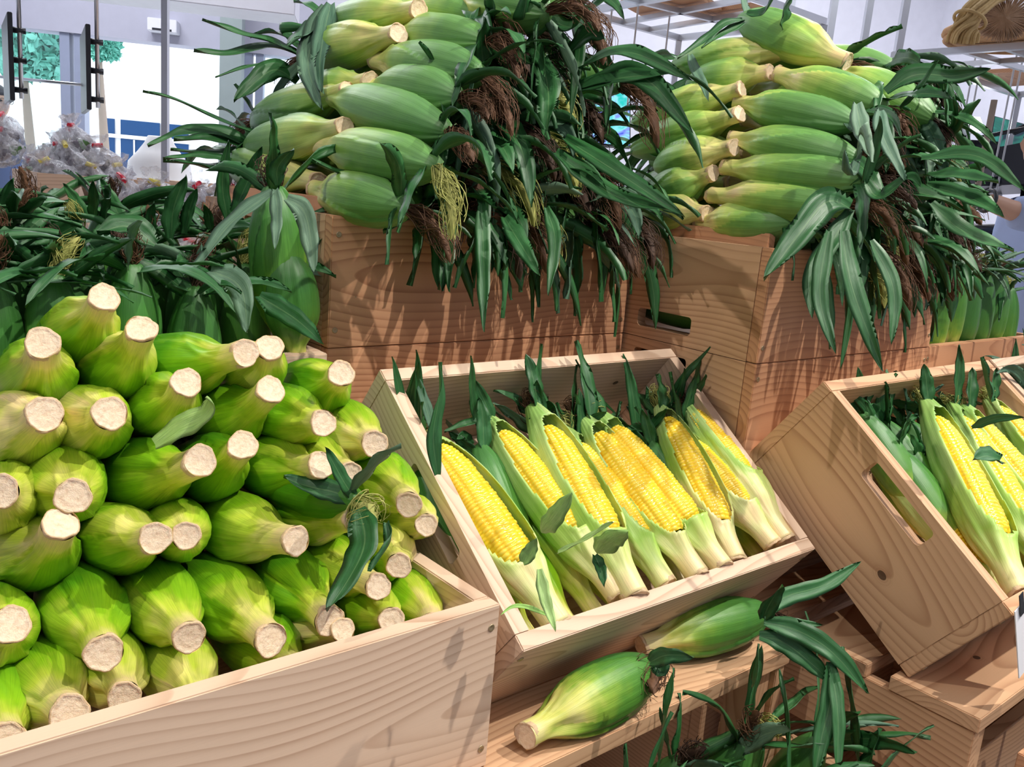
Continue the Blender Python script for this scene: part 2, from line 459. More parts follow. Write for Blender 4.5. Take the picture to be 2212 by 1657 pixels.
def silk_geo(root, d, length, rng, strands=22, core=.007, collide=True, gravity=1.6):
    vs = []; fs = []; base = 0
    P = leaf_path(root, d, length, gravity, rng, 14, collide)
    n = len(P); s = np.linspace(0, 1, n)
    # matted core: lumpy twisted rope
    k = 9; tg = np.gradient(P, axis=0); tg /= np.linalg.norm(tg, axis=1)[:, None]+1e-9
    n1, n2 = frames(tg, V(.31, .5, .8))
    a = np.arange(k)*2*math.pi/k
    rad = core*.48*(.55+.75*np.sin(np.pi*np.clip(s*.95+.05, 0, 1))**.6)
    R = rad[:, None]*(1+.45*np.sin(3*a[None]+s[:, None]*14)+.22*np.sin(5*a[None]-s[:, None]*23+rng.uniform(0, 6)))
    R[-1] = .0006
    v = P[:, None] + (n1[:, None]*np.cos(a)[None, :, None]+n2[:, None]*np.sin(a)[None, :, None])*R[..., None]
    vs.append(v.reshape(-1, 3)); fs.append(grid_faces(n, k)); base = n*k
    for q in range(strands):
        ang = rng.uniform(0, 6.28); am = rng.uniform(1.0, 2.6); tw = rng.uniform(-5, 5); wob = rng.uniform(4, 13)
        L = rng.uniform(.5, 1.12); idx = np.linspace(0, n-1, 12)*min(1, L)
        i0 = np.floor(idx).astype(int).clip(0, n-2); fr = (idx-i0)[:, None]
        c = P[i0]*(1-fr)+P[i0+1]*fr; m1 = n1[i0]; m2 = n2[i0]; rr = np.interp(idx, np.arange(n), rad)
        ss = np.linspace(0, 1, 12)
        aa = ang+tw*ss
        c = c + (m1*np.cos(aa)[:, None]+m2*np.sin(aa)[:, None])*(rr*am*(.7+ss*.9))[:, None]
        c = c + np.stack([np.sin(ss*wob+ang), np.cos(ss*wob*.8+ang*2), np.sin(ss*wob*1.3+3)], -1)*.0022*ss[:, None]
        v, f = tube_geo(c, rng.choice([.0004, .0007, .0010])*np.linspace(1, .5, 12), 3, base); vs.append(v); fs.append(f); base += len(v)
    return np.concatenate(vs), np.concatenate(fs)

PROF_T = [0, .05, .12, .18, .25, .33, .42, .52, .62, .72, .82, .90, .96, 1]
PROF_R = [.41, .40, .42, .51, .70, .88, .98, 1.0, .99, .94, .82, .64, .45, .29]
PROF_W = [.50, .50, .53, .66, .86, .98, 1.0, 1.0, .97, .88, .72, .53, .36, .24]
def ear(label, group, B, T, R=.03, bend=(0, 0, 0), husk='husk_green', leaves=4, silk='silk_brown', seed=0, stalk=1.0, ref=None,
        window=None, cob=(.23, .86), leaf_len=(.10, .17), leaf_w=(.014, .024), leaf_spread=.8, leaf_bias=(0, 0, 0), droop=.9,
        custom=(), collide=True, name='corn_ear', leafmat='leaf_dark', silk_len=.07, res=(56, 52), tone_shift=0, swell=1.0, part_labels=False, core=.0075, silk_dir=None, cob_res=(6, 6)):
    rng = random.Random(seed*7919+13); nr = np.random.RandomState(seed+101)
    B = np.asarray(B, float); T = np.asarray(T, float)
    root = empty(name, B, label, 'corn', group)
    M_, K = res
    c, tg = curve(B, T, bend, M_)
    ax = nrm(T-B)
    if ref is None: ref = V(0, 0, 1) if abs(ax[2]) < .85 else V(-.6, -.75, .1)
    n1, n2 = frames(tg, ref)
    t = np.linspace(0, 1, M_)
    st = (stalk-1)*.10
    tw_ = np.where(t > .12+st, .12+(t-.12-st)*(.88/(.88-st)), t*(.12/(.12+st)))
    prof = smooth1(np.interp(tw_, PROF_T, PROF_R if not window else PROF_W), 2)*R
    phi = np.arange(K)*2*math.pi/K
    PH, TT = np.meshgrid(phi, t)
    nL = 3; tone = TT*.86+.02; rad = prof[:, None]*np.ones_like(PH)
    body = np.clip((TT-.1)/.15, 0, 1)
    edge_tw = rng.uniform(-.22, .22)
    for l in range(nL):
        ph0 = rng.uniform(0, 6.28) if l == 0 else ph0+6.28/nL+rng.uniform(-.3, .3)
        e = ph0 + edge_tw*TT*6 + .55*(1-TT)*rng.choice([-1, 1])
        s = ((PH-e) % (2*math.pi))/(2*math.pi)
        rad = rad + body*.0024*np.clip(1-s*2.2, 0, 1)*(R/.03)
        tone = tone + body*(np.where(s < .33, 1, 0)*rng.uniform(-.15, .17))
    # soft dents, folds and creases
    for _ in range(7):
        rad = rad*(1+nr.uniform(.004, .017)*np.sin(nr.randint(1, 5)*PH+nr.uniform(-6, 6)*TT+nr.uniform(0, 6)))
    neck = np.exp(-((TT-.2-st)/.085)**2)
    for _ in range(3):
        rad = rad + neck*R*nr.uniform(.015, .05)*np.sin(nr.randint(3, 8)*PH+nr.uniform(-14, 14)*TT+nr.uniform(0, 6))
    # a pair of sharp slanting folds where the husk gathers
    for _ in range(3):
        a0 = rng.uniform(0, 6.28); d = ((PH-a0-(TT-.2)*rng.uniform(-5, 5)+math.pi) % (2*math.pi))-math.pi
        rad = rad + .06*R*np.exp(-(d/.13)**2)*np.exp(-((TT-rng.uniform(.18, .4))/.13)**2)*rng.choice([-1, 1, 1])
    ribs = np.sin(PH*(K//4)+.7*np.sin(TT*5))*.00022
    rad = rad + ribs*body
    tone = tone + tone_shift
    if window:
        wa, hw, (w0, w1) = window
        tc, th = (w0+w1)/2, (w1-w0)/2
        x = np.clip(1-((TT-tc)/th)**2, 0, None)
        half = hw*np.sqrt(x)**.5
        dp = np.abs(((PH-wa+math.pi) % (2*math.pi))-math.pi)
        near = np.exp(-((dp-half)/.22)**2)*np.where(x > 0, 1, 0)
        rad = rad + near*.0022
        tone = tone*.9 + near*.02
    verts = c[:, None] + (n1[:, None]*np.cos(PH)[..., None] + n2[:, None]*np.sin(PH)[..., None])*rad[..., None]
    F = grid_faces(M_, K)
    uv = np.stack([PH/(2*math.pi), TT], -1).reshape(-1, 2)
    if window:
        inside = (dp < half-.001).reshape(-1)
        F = F[~(inside[F].all(1))]
    verts = verts.reshape(-1, 3)
    tipc = len(verts); verts = np.concatenate([verts, [c[-1]+tg[-1]*R*.2]])
    Fl = F.tolist()
    for k in range(K): Fl.append([(M_-1)*K+k, (M_-1)*K+(k+1) % K, tipc])
    uv = np.concatenate([uv, [[0, 1]]]); tone = np.concatenate([tone.reshape(-1), [1]])
    h = mesh_obj('husk', verts-B, Fl, M[husk], root, uv=uv, tone=np.clip(tone, 0, 1))
    if window:
        md = h.modifiers.new('thickness', 'SOLIDIFY'); md.thickness = .0011; md.offset = 0
    # cut stalk end
    k2 = 26; rr = prof[0]
    a = np.arange(k2)*2*math.pi/k2
    jag = 1+.05*np.sin(a*3+seed)+.03*np.sin(a*7+seed*2)
    cv = []; tn = []
    sl = nr.uniform(-.22, .22, 2)
    for (q, hh, tn_) in ((1.0, -.004, .9), (1.03, .0010, .9), (.95, .0019, .86), (.86, .0006, .6), (.62, .0012, .4), (.3, .0003, .2)):
        hz = hh + (np.cos(a)*sl[0]+np.sin(a)*sl[1])*rr*q
        if q > .9: hz = hz + .0005*np.sin(a*9+seed)
        cv.append(c[0] - tg[0][None]*hz[:, None] + (n1[0][None]*np.cos(a)[:, None]+n2[0][None]*np.sin(a)[:, None])*(rr*q*jag)[:, None])
        tn += [tn_]*k2
    cv = np.concatenate(cv); ff = grid_faces(6, k2).tolist(); ff.append([5*k2+i for i in range(k2)])
    mesh_obj('cut_stalk', cv-B, ff, M['stalk'], root, tone=tn)
    if window:
        t0, t1 = cob; nk = 36; rows = 14; sa, sb = cob_res
        span = min(math.pi, window[1]+.55)
        nph = int(rows*sa*span/math.pi)+1; nt_ = nk*sb+1
        ph = np.linspace(-span, span, nph); tt = np.linspace(0, 1, nt_)
        PP, QQ = np.meshgrid(ph, tt)
        tcob = t0+(t1-t0)*QQ
        ci = np.stack([np.interp(tcob[:, 0], t, c[:, i]) for i in range(3)], -1)
        a1 = np.stack([np.interp(tcob[:, 0], t, n1[:, i]) for i in range(3)], -1); a2 = np.stack([np.interp(tcob[:, 0], t, n2[:, i]) for i in range(3)], -1)
        rc = R*.80*np.interp(QQ, [0, .04, .12, .5, .8, .93, 1], [.72, .9, .985, 1, .86, .66, .38])
        rowf = (PP/(2*math.pi)*rows*1.0) + .04*np.sin(QQ*9+seed)
        ri = np.floor(rowf); fa = (rowf-ri)*2-1
        jit = np.sin(ri*12.9898+seed)*43758.5; jit = (jit-np.floor(jit))
        kf = QQ*nk*1.0 + jit*.9 + .25*np.sin(QQ*20+ri*2); ki = np.floor(kf); fb = (kf-ki)*2-1
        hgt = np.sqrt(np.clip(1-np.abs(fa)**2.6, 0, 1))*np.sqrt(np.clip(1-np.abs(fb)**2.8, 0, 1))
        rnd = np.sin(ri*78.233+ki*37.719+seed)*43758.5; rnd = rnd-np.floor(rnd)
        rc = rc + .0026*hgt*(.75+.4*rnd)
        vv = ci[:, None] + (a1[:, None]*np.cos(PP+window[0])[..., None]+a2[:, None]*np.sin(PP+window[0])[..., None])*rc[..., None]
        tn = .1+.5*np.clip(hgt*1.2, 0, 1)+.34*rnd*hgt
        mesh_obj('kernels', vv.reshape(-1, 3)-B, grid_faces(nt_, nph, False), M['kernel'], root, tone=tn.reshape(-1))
    tip = c[-1]; td = tg[-1]
    s1, s2 = n1[-1], n2[-1]
    for q in range(leaves):
        a = q*2*math.pi/max(1, leaves)+rng.uniform(-.5, .5)
        rv = s1*math.cos(a)+s2*math.sin(a)
        d = td*rng.uniform(.5, 1.0)+rv*leaf_spread*rng.uniform(.5, 1.2)+np.asarray(leaf_bias)
        L = rng.uniform(*leaf_len)
        P = leaf_path(tip-td*.008+rv*R*.22, d, L, droop*rng.uniform(.5, 1.4), rng, 15, collide, rng.uniform(-.4, .4))
        v, f, uvl = leaf_geo(P, rng.uniform(*leaf_w), nrm(rv+td*.2+V(0, 0, .6)), fold=rng.uniform(.1, .5), wave=.16, twist=rng.uniform(-1.2, 1.2), rng=rng)
        lm = leafmat if rng.random() > .13 else ('leaf_grey' if leafmat == 'leaf_dark' else leafmat)
        mesh_obj('husk_leaf', v-B, f, M[lm], root, uv=uvl)
    for cu in custom:
        hero_leaf(root, B, tip, *cu, rng=rng)
    if silk:
        sd = silk_dir if silk_dir is not None else nrm(td+V(rng.uniform(-.4, .4), rng.uniform(-.4, .4), rng.uniform(-.2, .4)))
        v, f = silk_geo(tip-td*.004, sd, silk_len*rng.uniform(.75, 1.3), rng, 46, core, collide)
        mesh_obj('silk', v-B, f, M[silk], root)
    return root
def hero_leaf(root, B, tip, pts, width, m='leaf_dark', twist=0, fold=.3, ref=None, snap=False, rng=RNG):
    """leaf through given 3-D points (Catmull-Rom)"""
    P = [np.asarray(p, float) for p in pts]
    if snap: P = [np.asarray(tip)] + P
    Q = [2*P[0]-P[1]]+P+[2*P[-1]-P[-2]]; out = []
    for i in range(1, len(Q)-2):
        for s in np.linspace(0, 1, 8, endpoint=False):
            a, b, c_, d = Q[i-1], Q[i], Q[i+1], Q[i+2]
            out.append(.5*((2*b)+(-a+c_)*s+(2*a-5*b+4*c_-d)*s*s+(-a+3*b-3*c_+d)*s**3))
    out.append(Q[-2]); out = np.array(out)
    sl = np.concatenate([[0], np.cumsum(np.linalg.norm(np.diff(out, axis=0), axis=1))])
    out = np.stack([np.interp(np.linspace(0, sl[-1], 26), sl, out[:, k]) for k in range(3)], -1)
    for _ in range(7): out[1:-1] = (out[:-2]+2*out[1:-1]+out[2:])/4
    r = ref if ref is not None else nrm(-FW*.8+V(0, 0, .5))
    v, f, uv = leaf_geo(out, width, r, fold=fold, wave=.10, twist=twist, rng=rng)
    return mesh_obj('husk_leaf', v-B, f, M[m], root, uv=uv)
def pxl(D, *pp):
    """pixel polyline at forward distance D (scalar or (start,end))"""
    n = len(pp); d0, d1 = D if isinstance(D, tuple) else (D, D)
    return [atd(x, y, d0+(d1-d0)*i/(n-1)) for i, (x, y) in enumerate(pp)]

# ------------------------------------------------------------------ crates and bases
def Zr(z): return z+CAMZ
TILT = math.radians(37.3); NV = V(0, -math.sin(TILT), math.cos(TILT)); YV = V(0, math.cos(TILT), math.sin(TILT))
A0 = (.512, .945, Zr(-.205))
crate('reddish wooden crate heaped with husked corn, upper crate of the left stack', A0, .526, .40, .16, M['wood_red'], 'crates of the left stack', end=M['wood_mid'], seed=11, batten=True)
crate('reddish wooden crate under the heaped crate of the left stack', (A0[0], A0[1], Zr(-.366)), .526, .40, .16, M['wood_red'], 'crates of the left stack', end=M['wood_mid'], seed=23)
B0 = (1.0435, .695, Zr(-.205))
crate('wooden crate heaped with husked corn, upper crate of the right stack with black hand hole', B0, .519, .36, .16, M['wood_red'], 'crates of the right stack', end=M['wood_mid'], seed=31, batten=True, slot=(.122, .228, .017, .045))
crate('wooden crate under the heaped crate of the right stack', (B0[0], B0[1], Zr(-.366)), .519, .36, .16, M['wood_red'], 'crates of the right stack', end=M['wood_mid'], seed=47, slot=(.122, .228, .115, .143))
MP0 = V(.524, .558, Zr(-.427)); MH = .15
MO = MP0 - NV*MH
crate('pale wooden crate tilted forward, filled with half peeled yellow corn, in the middle', tuple(MO), .512, .358, MH, M['wood_pale'], 'tilted crates of peeled corn', TILT, seed=57, slot=(.122, .24, .105, .131), back=M['wood_knot_back'])
RP0 = V(1.06, .32, Zr(-.423)); RH = .165
RO = RP0 - NV*RH
crate('tilted honey coloured crate of peeled corn with knot and hand hole at left', tuple(RO), .518, .352, RH, M['wood_mid'], 'tilted crates of peeled corn', TILT, end=M['wood_knot_panel'], seed=64, slot=(.118, .230, .122, .152))
crate('tilted wooden crate cut off at the right edge of the photo', (1.588, RO[1]+.0, RO[2]), .518, .352, RH, M['wood_pale'], 'tilted crates of peeled corn', TILT, seed=71, slot=(.118, .230, .122, .152))
FO = (-.022, .57, Zr(-.5485))
crate('pale wooden crate in the left foreground, full of corn with cut stalks outward', FO, .522, .345, .172, M['wood_pale'], seed=83, slot=False, fpith=(.075, .022))
COLL.pop()
UO = (-.03, .922, Zr(-.366))
crate('pale wooden crate of upright corn behind the left foreground crate', UO, .53, .36, .16, M['wood_pale'], seed=91)
crate('orange tinted wooden crate of upright corn right of the right stack', (1.567, .70, Zr(-.366)), .52, .36, .16, M['wood_red'], seed=97)
crate('wooden crate of corn standing under the middle shelf', (.46, .175, Zr(-.806)), .50, .36, .16, M['wood_mid'], 'crates under the shelves', seed=103)
crate('wooden crate standing under the right slatted base', (.99, .385, Zr(-.872)), .51, .25, .16, M['wood_mid'], 'crates under the shelves', seed=109)
crate('wooden crate of corn below the right base, at the lower right corner', (1.17, -.045, Zr(-.80)), .52, .36, .16, M['wood_red'], 'crates under the shelves', seed=113)

def plinth(label, x0, x1, y0, y1, ztop, m):
    r = empty('plinth', (x0, y0, 0), label, 'plinth')
    h = ztop-.002
    b = lambda n, bx, al, s: board(n, (bx[0]-x0, bx[1]-x0, bx[2]-y0, bx[3]-y0, bx[4], bx[5]), m, r, al, seed=s)
    b('front_board', (x0, x1, y0, y0+.02, h*.5+.001, h-.0205), 0, 5); b('front_board', (x0, x1, y0, y0+.02, .002, h*.5-.001), 0, 6)
    b('side_board', (x0, x0+.02, y0+.0205, y1-.0205, .002, h-.0205), 1, 7); b('side_board', (x1-.02, x1, y0+.0205, y1-.0205, .002, h-.0205), 1, 8)
    b('back_board', (x0, x1, y1-.02, y1, .002, h-.0205), 0, 9)
    b('top_board', (x0, x1, y0, y1, h-.02, h), 0, 10)
plinth('wooden plinth carrying the left stack and the upright corn crate', -.03, 1.04, .93, 1.40, Zr(-.366), M['wood_mid'])
plinth('wooden plinth carrying the right stack of crates', 1.043, 2.12, .7, 1.10, Zr(-.366), M['wood_mid'])

def slat_base(label, x0, x1, ys, ztop, th, yend, knot=None, endm=None, low=.11, s0=1, slatm=None):
    r = empty('slatted_shelf', (x0, ys[0][0], ztop), label, 'shelf')
    ox, oy, oz = x0, ys[0][0], ztop
    def b(n, bx, al, s, m=M['wood_mid']): board(n, (bx[0]-ox, bx[1]-ox, bx[2]-oy, bx[3]-oy, bx[4]-oz, bx[5]-oz), m, r, al, seed=s)
    for i, (a, c) in enumerate(ys): b('slat', (x0, x1, a, c, ztop-th, ztop-.0004), 0, s0+i, slatm if (slatm and i == 0) else M['wood_mid'])
    for k, x in enumerate((x0+.003, x1-.021)):
        b('end_panel', (x, x+.018, ys[0][0]+.004, yend, ztop-th-low, ztop-th-.0006), 1, s0+7+k, endm or M['wood_mid'])
        for y in (ys[0][0]+.012, yend-.045):
            b('leg', (x+.0185 if k == 0 else x-.0385, x+.0585 if k == 0 else x-.0005, y, y+.04, .001, ztop-th-.0006), 2, s0+11+k)
    return r
slat_base('long slatted shelf below the middle tilted crate with two loose corn ears on it', -.06, .984, [(.540, .652), (.668, .78), (.80, .91)], Zr(-.549), .022, .905, s0=140)
slat_base('slatted wooden base with dark knots under the right tilted crate', 1.048, 1.80, [(.326, .437), (.468, .575), (.603, .69)], Zr(-.5555), .02, .685, s0=160, endm=M['wood_knot_base'], low=.105, slatm=M['wood_knot_slat'])
COLL.append((np.array(Matrix.Translation((.46, .725, Zr(-.56))).inverted()), np.array(Matrix.Translation((.46, .725, Zr(-.56)))), np.array((.522, .185, .011))))

ORD = ['', 'first', 'second', 'third', 'fourth', 'fifth', 'sixth', 'seventh', 'eighth', 'ninth']

# ------------------------------------------------------------------ corn in the left foreground crate: cut stalks towards the viewer
FE = [  # butt px, body px, radius, extra description, bend strength
 ((225,643),(172,728),.030,'topmost, stalk leaning right'), ((305,711),(252,800),.031,'tall yellow, flat cut stalk turned up'), ((92,742),(80,822),.031,'with a ragged cut edge, upper left'),
 ((529,763),(400,792),.031,'long, lying to the right with hollow yellow stalk'), ((583,751),(548,812),.031,'dark green, beside the hollow stalked one at the top right'), ((402,827),(350,888),.031,'with a torn curling husk'),
 ((584,842),(500,905),.032,'with long narrow stalk pointing up right'), ((737,807),(684,846),.031,'blue-green backed, below the grey crate corner at the right'), ((698,914),(618,900),.030,'with yellow hollow stalk under the topmost right one'),
 ((809,958),(752,930),.031,'dark green with small stalk beside the tilted crate'), ((96,895),(36,935),.033,'with wide pale stalk at the left edge, second row'), ((237,893),(196,918),.033,'round faced with wide beige stalk, second row'),
 ((431,996),(322,1030),.033,'with long pale stalk pointing right, centre'), ((524,962),(462,1018),.031,'with tilted stalk, right of the centre one'), ((693,1005),(600,1012),.031,'with long white stalk, third row right'),
 ((757,1022),(690,990),.026,'small, its pale stalk peeping out under its neighbour'), ((883,1090),(826,1035),.030,'dark green with drooping orange stalk near the tilted crate'), ((921,1134),(880,1110),.026,'small, at the far right beside the hand hole'),
 ((0,1062),(8,1078),.030,'half cut off at the left edge, third row'), ((158,1072),(143,1045),.032,'with stalk at its lower middle, third row'), ((130,1133),(75,1205),.032,'with thick beige stalk pointing up, fourth row left'),
 ((335,1163),(250,1168),.030,'with white frayed stalk, fourth row'), ((403,1157),(387,1147),.027,'smaller, facing straight out beside the frayed one'), ((638,1168),(530,1146),.032,'with long pale stalk, middle of the fourth row'),
 ((768,1121),(672,1110),.031,'with thick straight stalk, left of the brown silk'), ((862,1222),(826,1185),.028,'with ringed pale stalk beside the dark silk'), ((817,1267),(735,1226),.029,'with pale stalk behind the hanging leaf'),
 ((712,1340),(632,1262),.032,'with long white stalk below the hanging leaf tip'), ((584,1382),(500,1303),.033,'with bluish shoulders and yellow stalk'), ((408,1376),(345,1296),.031,'with short pale stalk pointing down, fifth row'),
 ((224,1410),(188,1325),.033,'with thick stalk pointing down, fifth row left'), ((22,1350),(-18,1362),.032,'cut off at the left edge with flat stalk, fifth row'), ((150,1540),(92,1478),.032,'bottom left, its stalk touching the rim'),
 ((268,1506),(240,1438),.028,'narrow, low behind the rim, left of centre'), ((432,1522),(384,1440),.030,'low behind the rim, stalk hidden'), ((740,1361),(664,1350),.026,'small stalked, low under the fifth row at right'),
 ((846,1341),(792,1316),.029,'ringed, low behind the rim at right'), ((930,1352),(884,1288),.030,'large green, in the right corner of the rim'), ((640,1450),(560,1395),.030,'dark, low behind the rim in the middle'), ((14,1600),(-20,1510),.030,'bottommost at the left edge'),
]
def front_ear(i, b, m, R, desc):
    k = .62
    Bp = hit(*b, (0, .602, Zr(-.395)), (0, -1, k))
    L = .105; d = ray(*m); o = CAM-Bp
    qa, qb, qc = d@d, 2*(d@o), o@o-L*L
    disc = qb*qb-4*qa*qc
    s = (-qb+math.sqrt(max(disc, 0)))/(2*qa) if disc > 0 else -qb/(2*qa)
    P = CAM+d*s
    d1 = nrm(P-Bp); dT = nrm(d1*.45+V(0, 1, -.04)*.55)
    T = P+dT*.108
    T[2] = max(T[2], Zr(-.51)); T[1] = min(T[1], .99)
    T[0] = min(T[0], .475)
    Bs = T+(P-T)*2.0
    kw = {}
    if i == 5:
        kw['custom'] = [(pxl((.735, .70), (335, 960), (385, 925), (430, 905), (455, 885), (460, 862), (446, 856)), .024, 'leaf_light', .1, .1)]
    ear('corn in left foreground crate, %s' % desc, 'husked corn ears in the left foreground crate', Bs, T, R, bend=Bp-Bs, husk='husk_lime', leaves=2, silk=None, seed=i+1, leaf_len=(.06, .10), collide=False,
        res=(64, 72), stalk={3: 1.7, 6: 2.1, 12: 2.0, 14: 2.0, 13: 1.7, 15: 1.8, 20: 1.9, 23: 2.0, 24: 1.9, 26: 2.0, 27: 2.0, 28: 1.7, 30: 1.7}.get(i, 1.15), **kw)
    return Bp
for i, (b, m, R, dsc) in enumerate(FE): front_ear(i, b, m, R, dsc)
# reversed ear whose silky tip sticks out of the heap
tp = atd(772, 1085, .80)
ear('reversed corn ear with brown silk and hanging dark leaf among the cut stalks', None, tp+V(-.02, .19, -.03), tp, .024, husk='husk_lime', leaves=1, silk='silk_gold', seed=77, collide=False, silk_len=.035, core=.011, silk_dir=nrm(atd(830, 1130, .78)-tp),
    custom=[(pxl((.79, .71), (775, 1100), (790, 1170), (760, 1240), (706, 1322)), .030, 'leaf_dark', .3, .2), (pxl((.80, .80), (765, 1085), (730, 1065), (670, 1052), (612, 1032)), .022, 'leaf_dark', .4, .3),
            (pxl((.80, .78), (768, 1080), (742, 1040), (712, 985), (702, 965)), .014, 'leaf_dark', .4, .3), (pxl((.78, .75), (835, 1130), (845, 1165), (820, 1205), (800, 1235)), .012, 'leaf_dark', 2.2, .6)])

# ------------------------------------------------------------------ half peeled corn in the middle crate
def on_rim(x, y, P0, below): return hit(x, y, P0-NV*below, NV)
MI = [  # butt, tip, R, window angle, half width, cob range, description, below
 ((1207,1352),(930,950),.030,-.25,1.15,(.29,.94),'leftmost peeled, largest, with fat pale base',.018),
 ((1335,1288),(1055,905),.027,-.1,1.0,(.32,.90),'second from left, narrow kernel strip and bent leaf',.026),
 ((1372,1290),(1150,880),.031,.05,1.05,(.27,.86),'third from left with long pale silk over its kernels',.012),
 ((1440,1264),(1222,930),.027,.35,1.1,(.26,.88),'fourth from left, partly behind a neighbour, curved base',.028),
 ((1508,1243),(1262,905),.028,-.05,1.3,(.22,.88),'fifth from left with widely bared kernels',.014),
 ((1560,1226),(1300,900),.028,.05,1.8,(.27,.90),'sixth from left, almost bare with ringed white stalk',.010),
 ((1590,1212),(1425,880),.027,-.1,1.15,(.20,.90),'seventh from left with pale fresh silk tuft',.016),
 ((1668,1176),(1462,930),.026,.1,1.15,(.30,.88),'eighth from left with knobbly white stalk',.024),
 ((1696,1166),(1486,880),.027,.25,.95,(.42,.95),'rightmost, mostly covered by green husk',.016),
]
for i, (b, tpx, R, wa, hw, cb, dsc, bel) in enumerate(MI):
    Bp = on_rim(*b, MP0, bel-.004); T = on_rim(*tpx, MP0, bel+.01)
    cu = []
    if i == 1:
        cu = [(pxl((.74, .70), (1170, 1150), (1195, 1120), (1235, 1065)), .017, 'leaf_light', 0, .2, NV), (pxl((.74, .70), (1205, 1195), (1265, 1165), (1325, 1128)), .012, 'leaf_light', 0, .2, NV),
              (pxl((.75, .72), (1285, 1200), (1300, 1235), (1306, 1270)), .010, 'leaf_dark', .2, .5)]
    if i == 2:
        cu = [(pxl((.76, .72), (1290, 1195), (1320, 1170), (1355, 1150)), .022, 'leaf_light', 0, .2, NV)]
    if i == 0:
        cu = [(pxl((.68, .66), (1165, 1230), (1180, 1300), (1200, 1365)), .010, 'leaf_light', .2, .4), (pxl((.68, .67), (1130, 1215), (1148, 1185), (1160, 1160)), .012, 'leaf_light', .3, .4),
              (pxl((.68, .65), (1185, 1330), (1140, 1312), (1105, 1310), (1080, 1330)), .004, 'leaf_light', .3, .4),
              (pxl((.84, .82), (945, 1025), (935, 940), (950, 850), (948, 782)), .015, 'leaf_dark', 1.2, .4)]
    ear('peeled yellow corn in middle crate, %s' % dsc, 'half peeled corn ears in the middle crate', Bp, T, R, husk='husk_inner', leaves=2, silk='silk_brown' if i in (2, 4, 7, 8) else 'silk_gold', seed=200+i,
        ref=NV, window=(wa, hw, (cb[0]-.02, cb[1]+.05)), cob=cb, stalk=1.15, leaf_len=(.05, .11), leaf_bias=(0, .25, .5), droop=.3, custom=cu, collide=False, res=(70, 76), silk_len=.035, core=.008)
# pale loose strands on the peeled ears (part of the ears below) and darker husked ears beneath
for i, (b, tpx) in enumerate([((1290,1330),(1075,1010)), ((1390,1300),(1180,1000)), ((1640,1205),(1440,960)), ((1150,1390),(960,1120)), ((1480,1268),(1300,990)), ((1240,1365),(1040,1100)), ((1345,1322),(1150,1040)), ((1560,1240),(1370,970)), ((1600,1225),(1410,960))]):
    Bp = on_rim(*b, MP0, .070); T = on_rim(*tpx, MP0, .085)
    ear('green husked corn lying under the peeled ones in middle crate', 'covered corn ears in the middle crate', Bp, T, .027, husk='husk_lime', leaves=3, silk=None, seed=240+i, leaf_len=(.08, .15), leaf_bias=(0, .1, .7), droop=.35, collide=False, stalk=1.2)
# dark leafy tips standing along the back wall of the middle crate
for i, (x, y, pts) in enumerate([
    (900, 960, [[(885,940),(870,880),(846,770)], [(900,950),(905,850),(898,755)], [(880,900),(890,840),(905,780)]]),
    (1035, 940, [[(1035,925),(1020,860),(1016,768)], [(1060,905),(1010,915),(960,935)], [(1020,960),(1000,940),(985,950)]]),
    (1160, 900, [[(1165,890),(1158,820),(1168,742)], [(1150,890),(1110,860),(1065,845)], [(1175,890),(1195,870),(1215,915)]]),
    (1250, 930, [[(1250,915),(1246,880),(1242,850)], [(1255,925),(1290,900),(1312,888)], [(1240,920),(1215,900),(1200,870)]]),
    (1400, 930, [[(1395,920),(1385,900),(1370,880)], [(1405,925),(1425,900),(1440,880)], [(1390,930),(1370,925),(1350,935)]]),
    (1465, 885, [[(1440,880),(1480,810),(1534,748)], [(1495,865),(1510,835),(1525,808)], [(1455,880),(1470,840),(1478,795)]])]):
    T = on_rim(x, y+25, MP0, .045); Bp = T - YV*.17 - NV*.04
    D = (T-CAM)@FW
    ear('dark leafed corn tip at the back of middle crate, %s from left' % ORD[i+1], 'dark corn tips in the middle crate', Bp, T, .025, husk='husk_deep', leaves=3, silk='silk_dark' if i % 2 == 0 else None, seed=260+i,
        leaf_len=(.04, .08), leaf_bias=(0, .2, .5), droop=.5, collide=False, custom=[(pxl((D+.01, D-.02), *p), .013, 'leaf_dark', .6, .4) for p in pts], silk_len=.04)

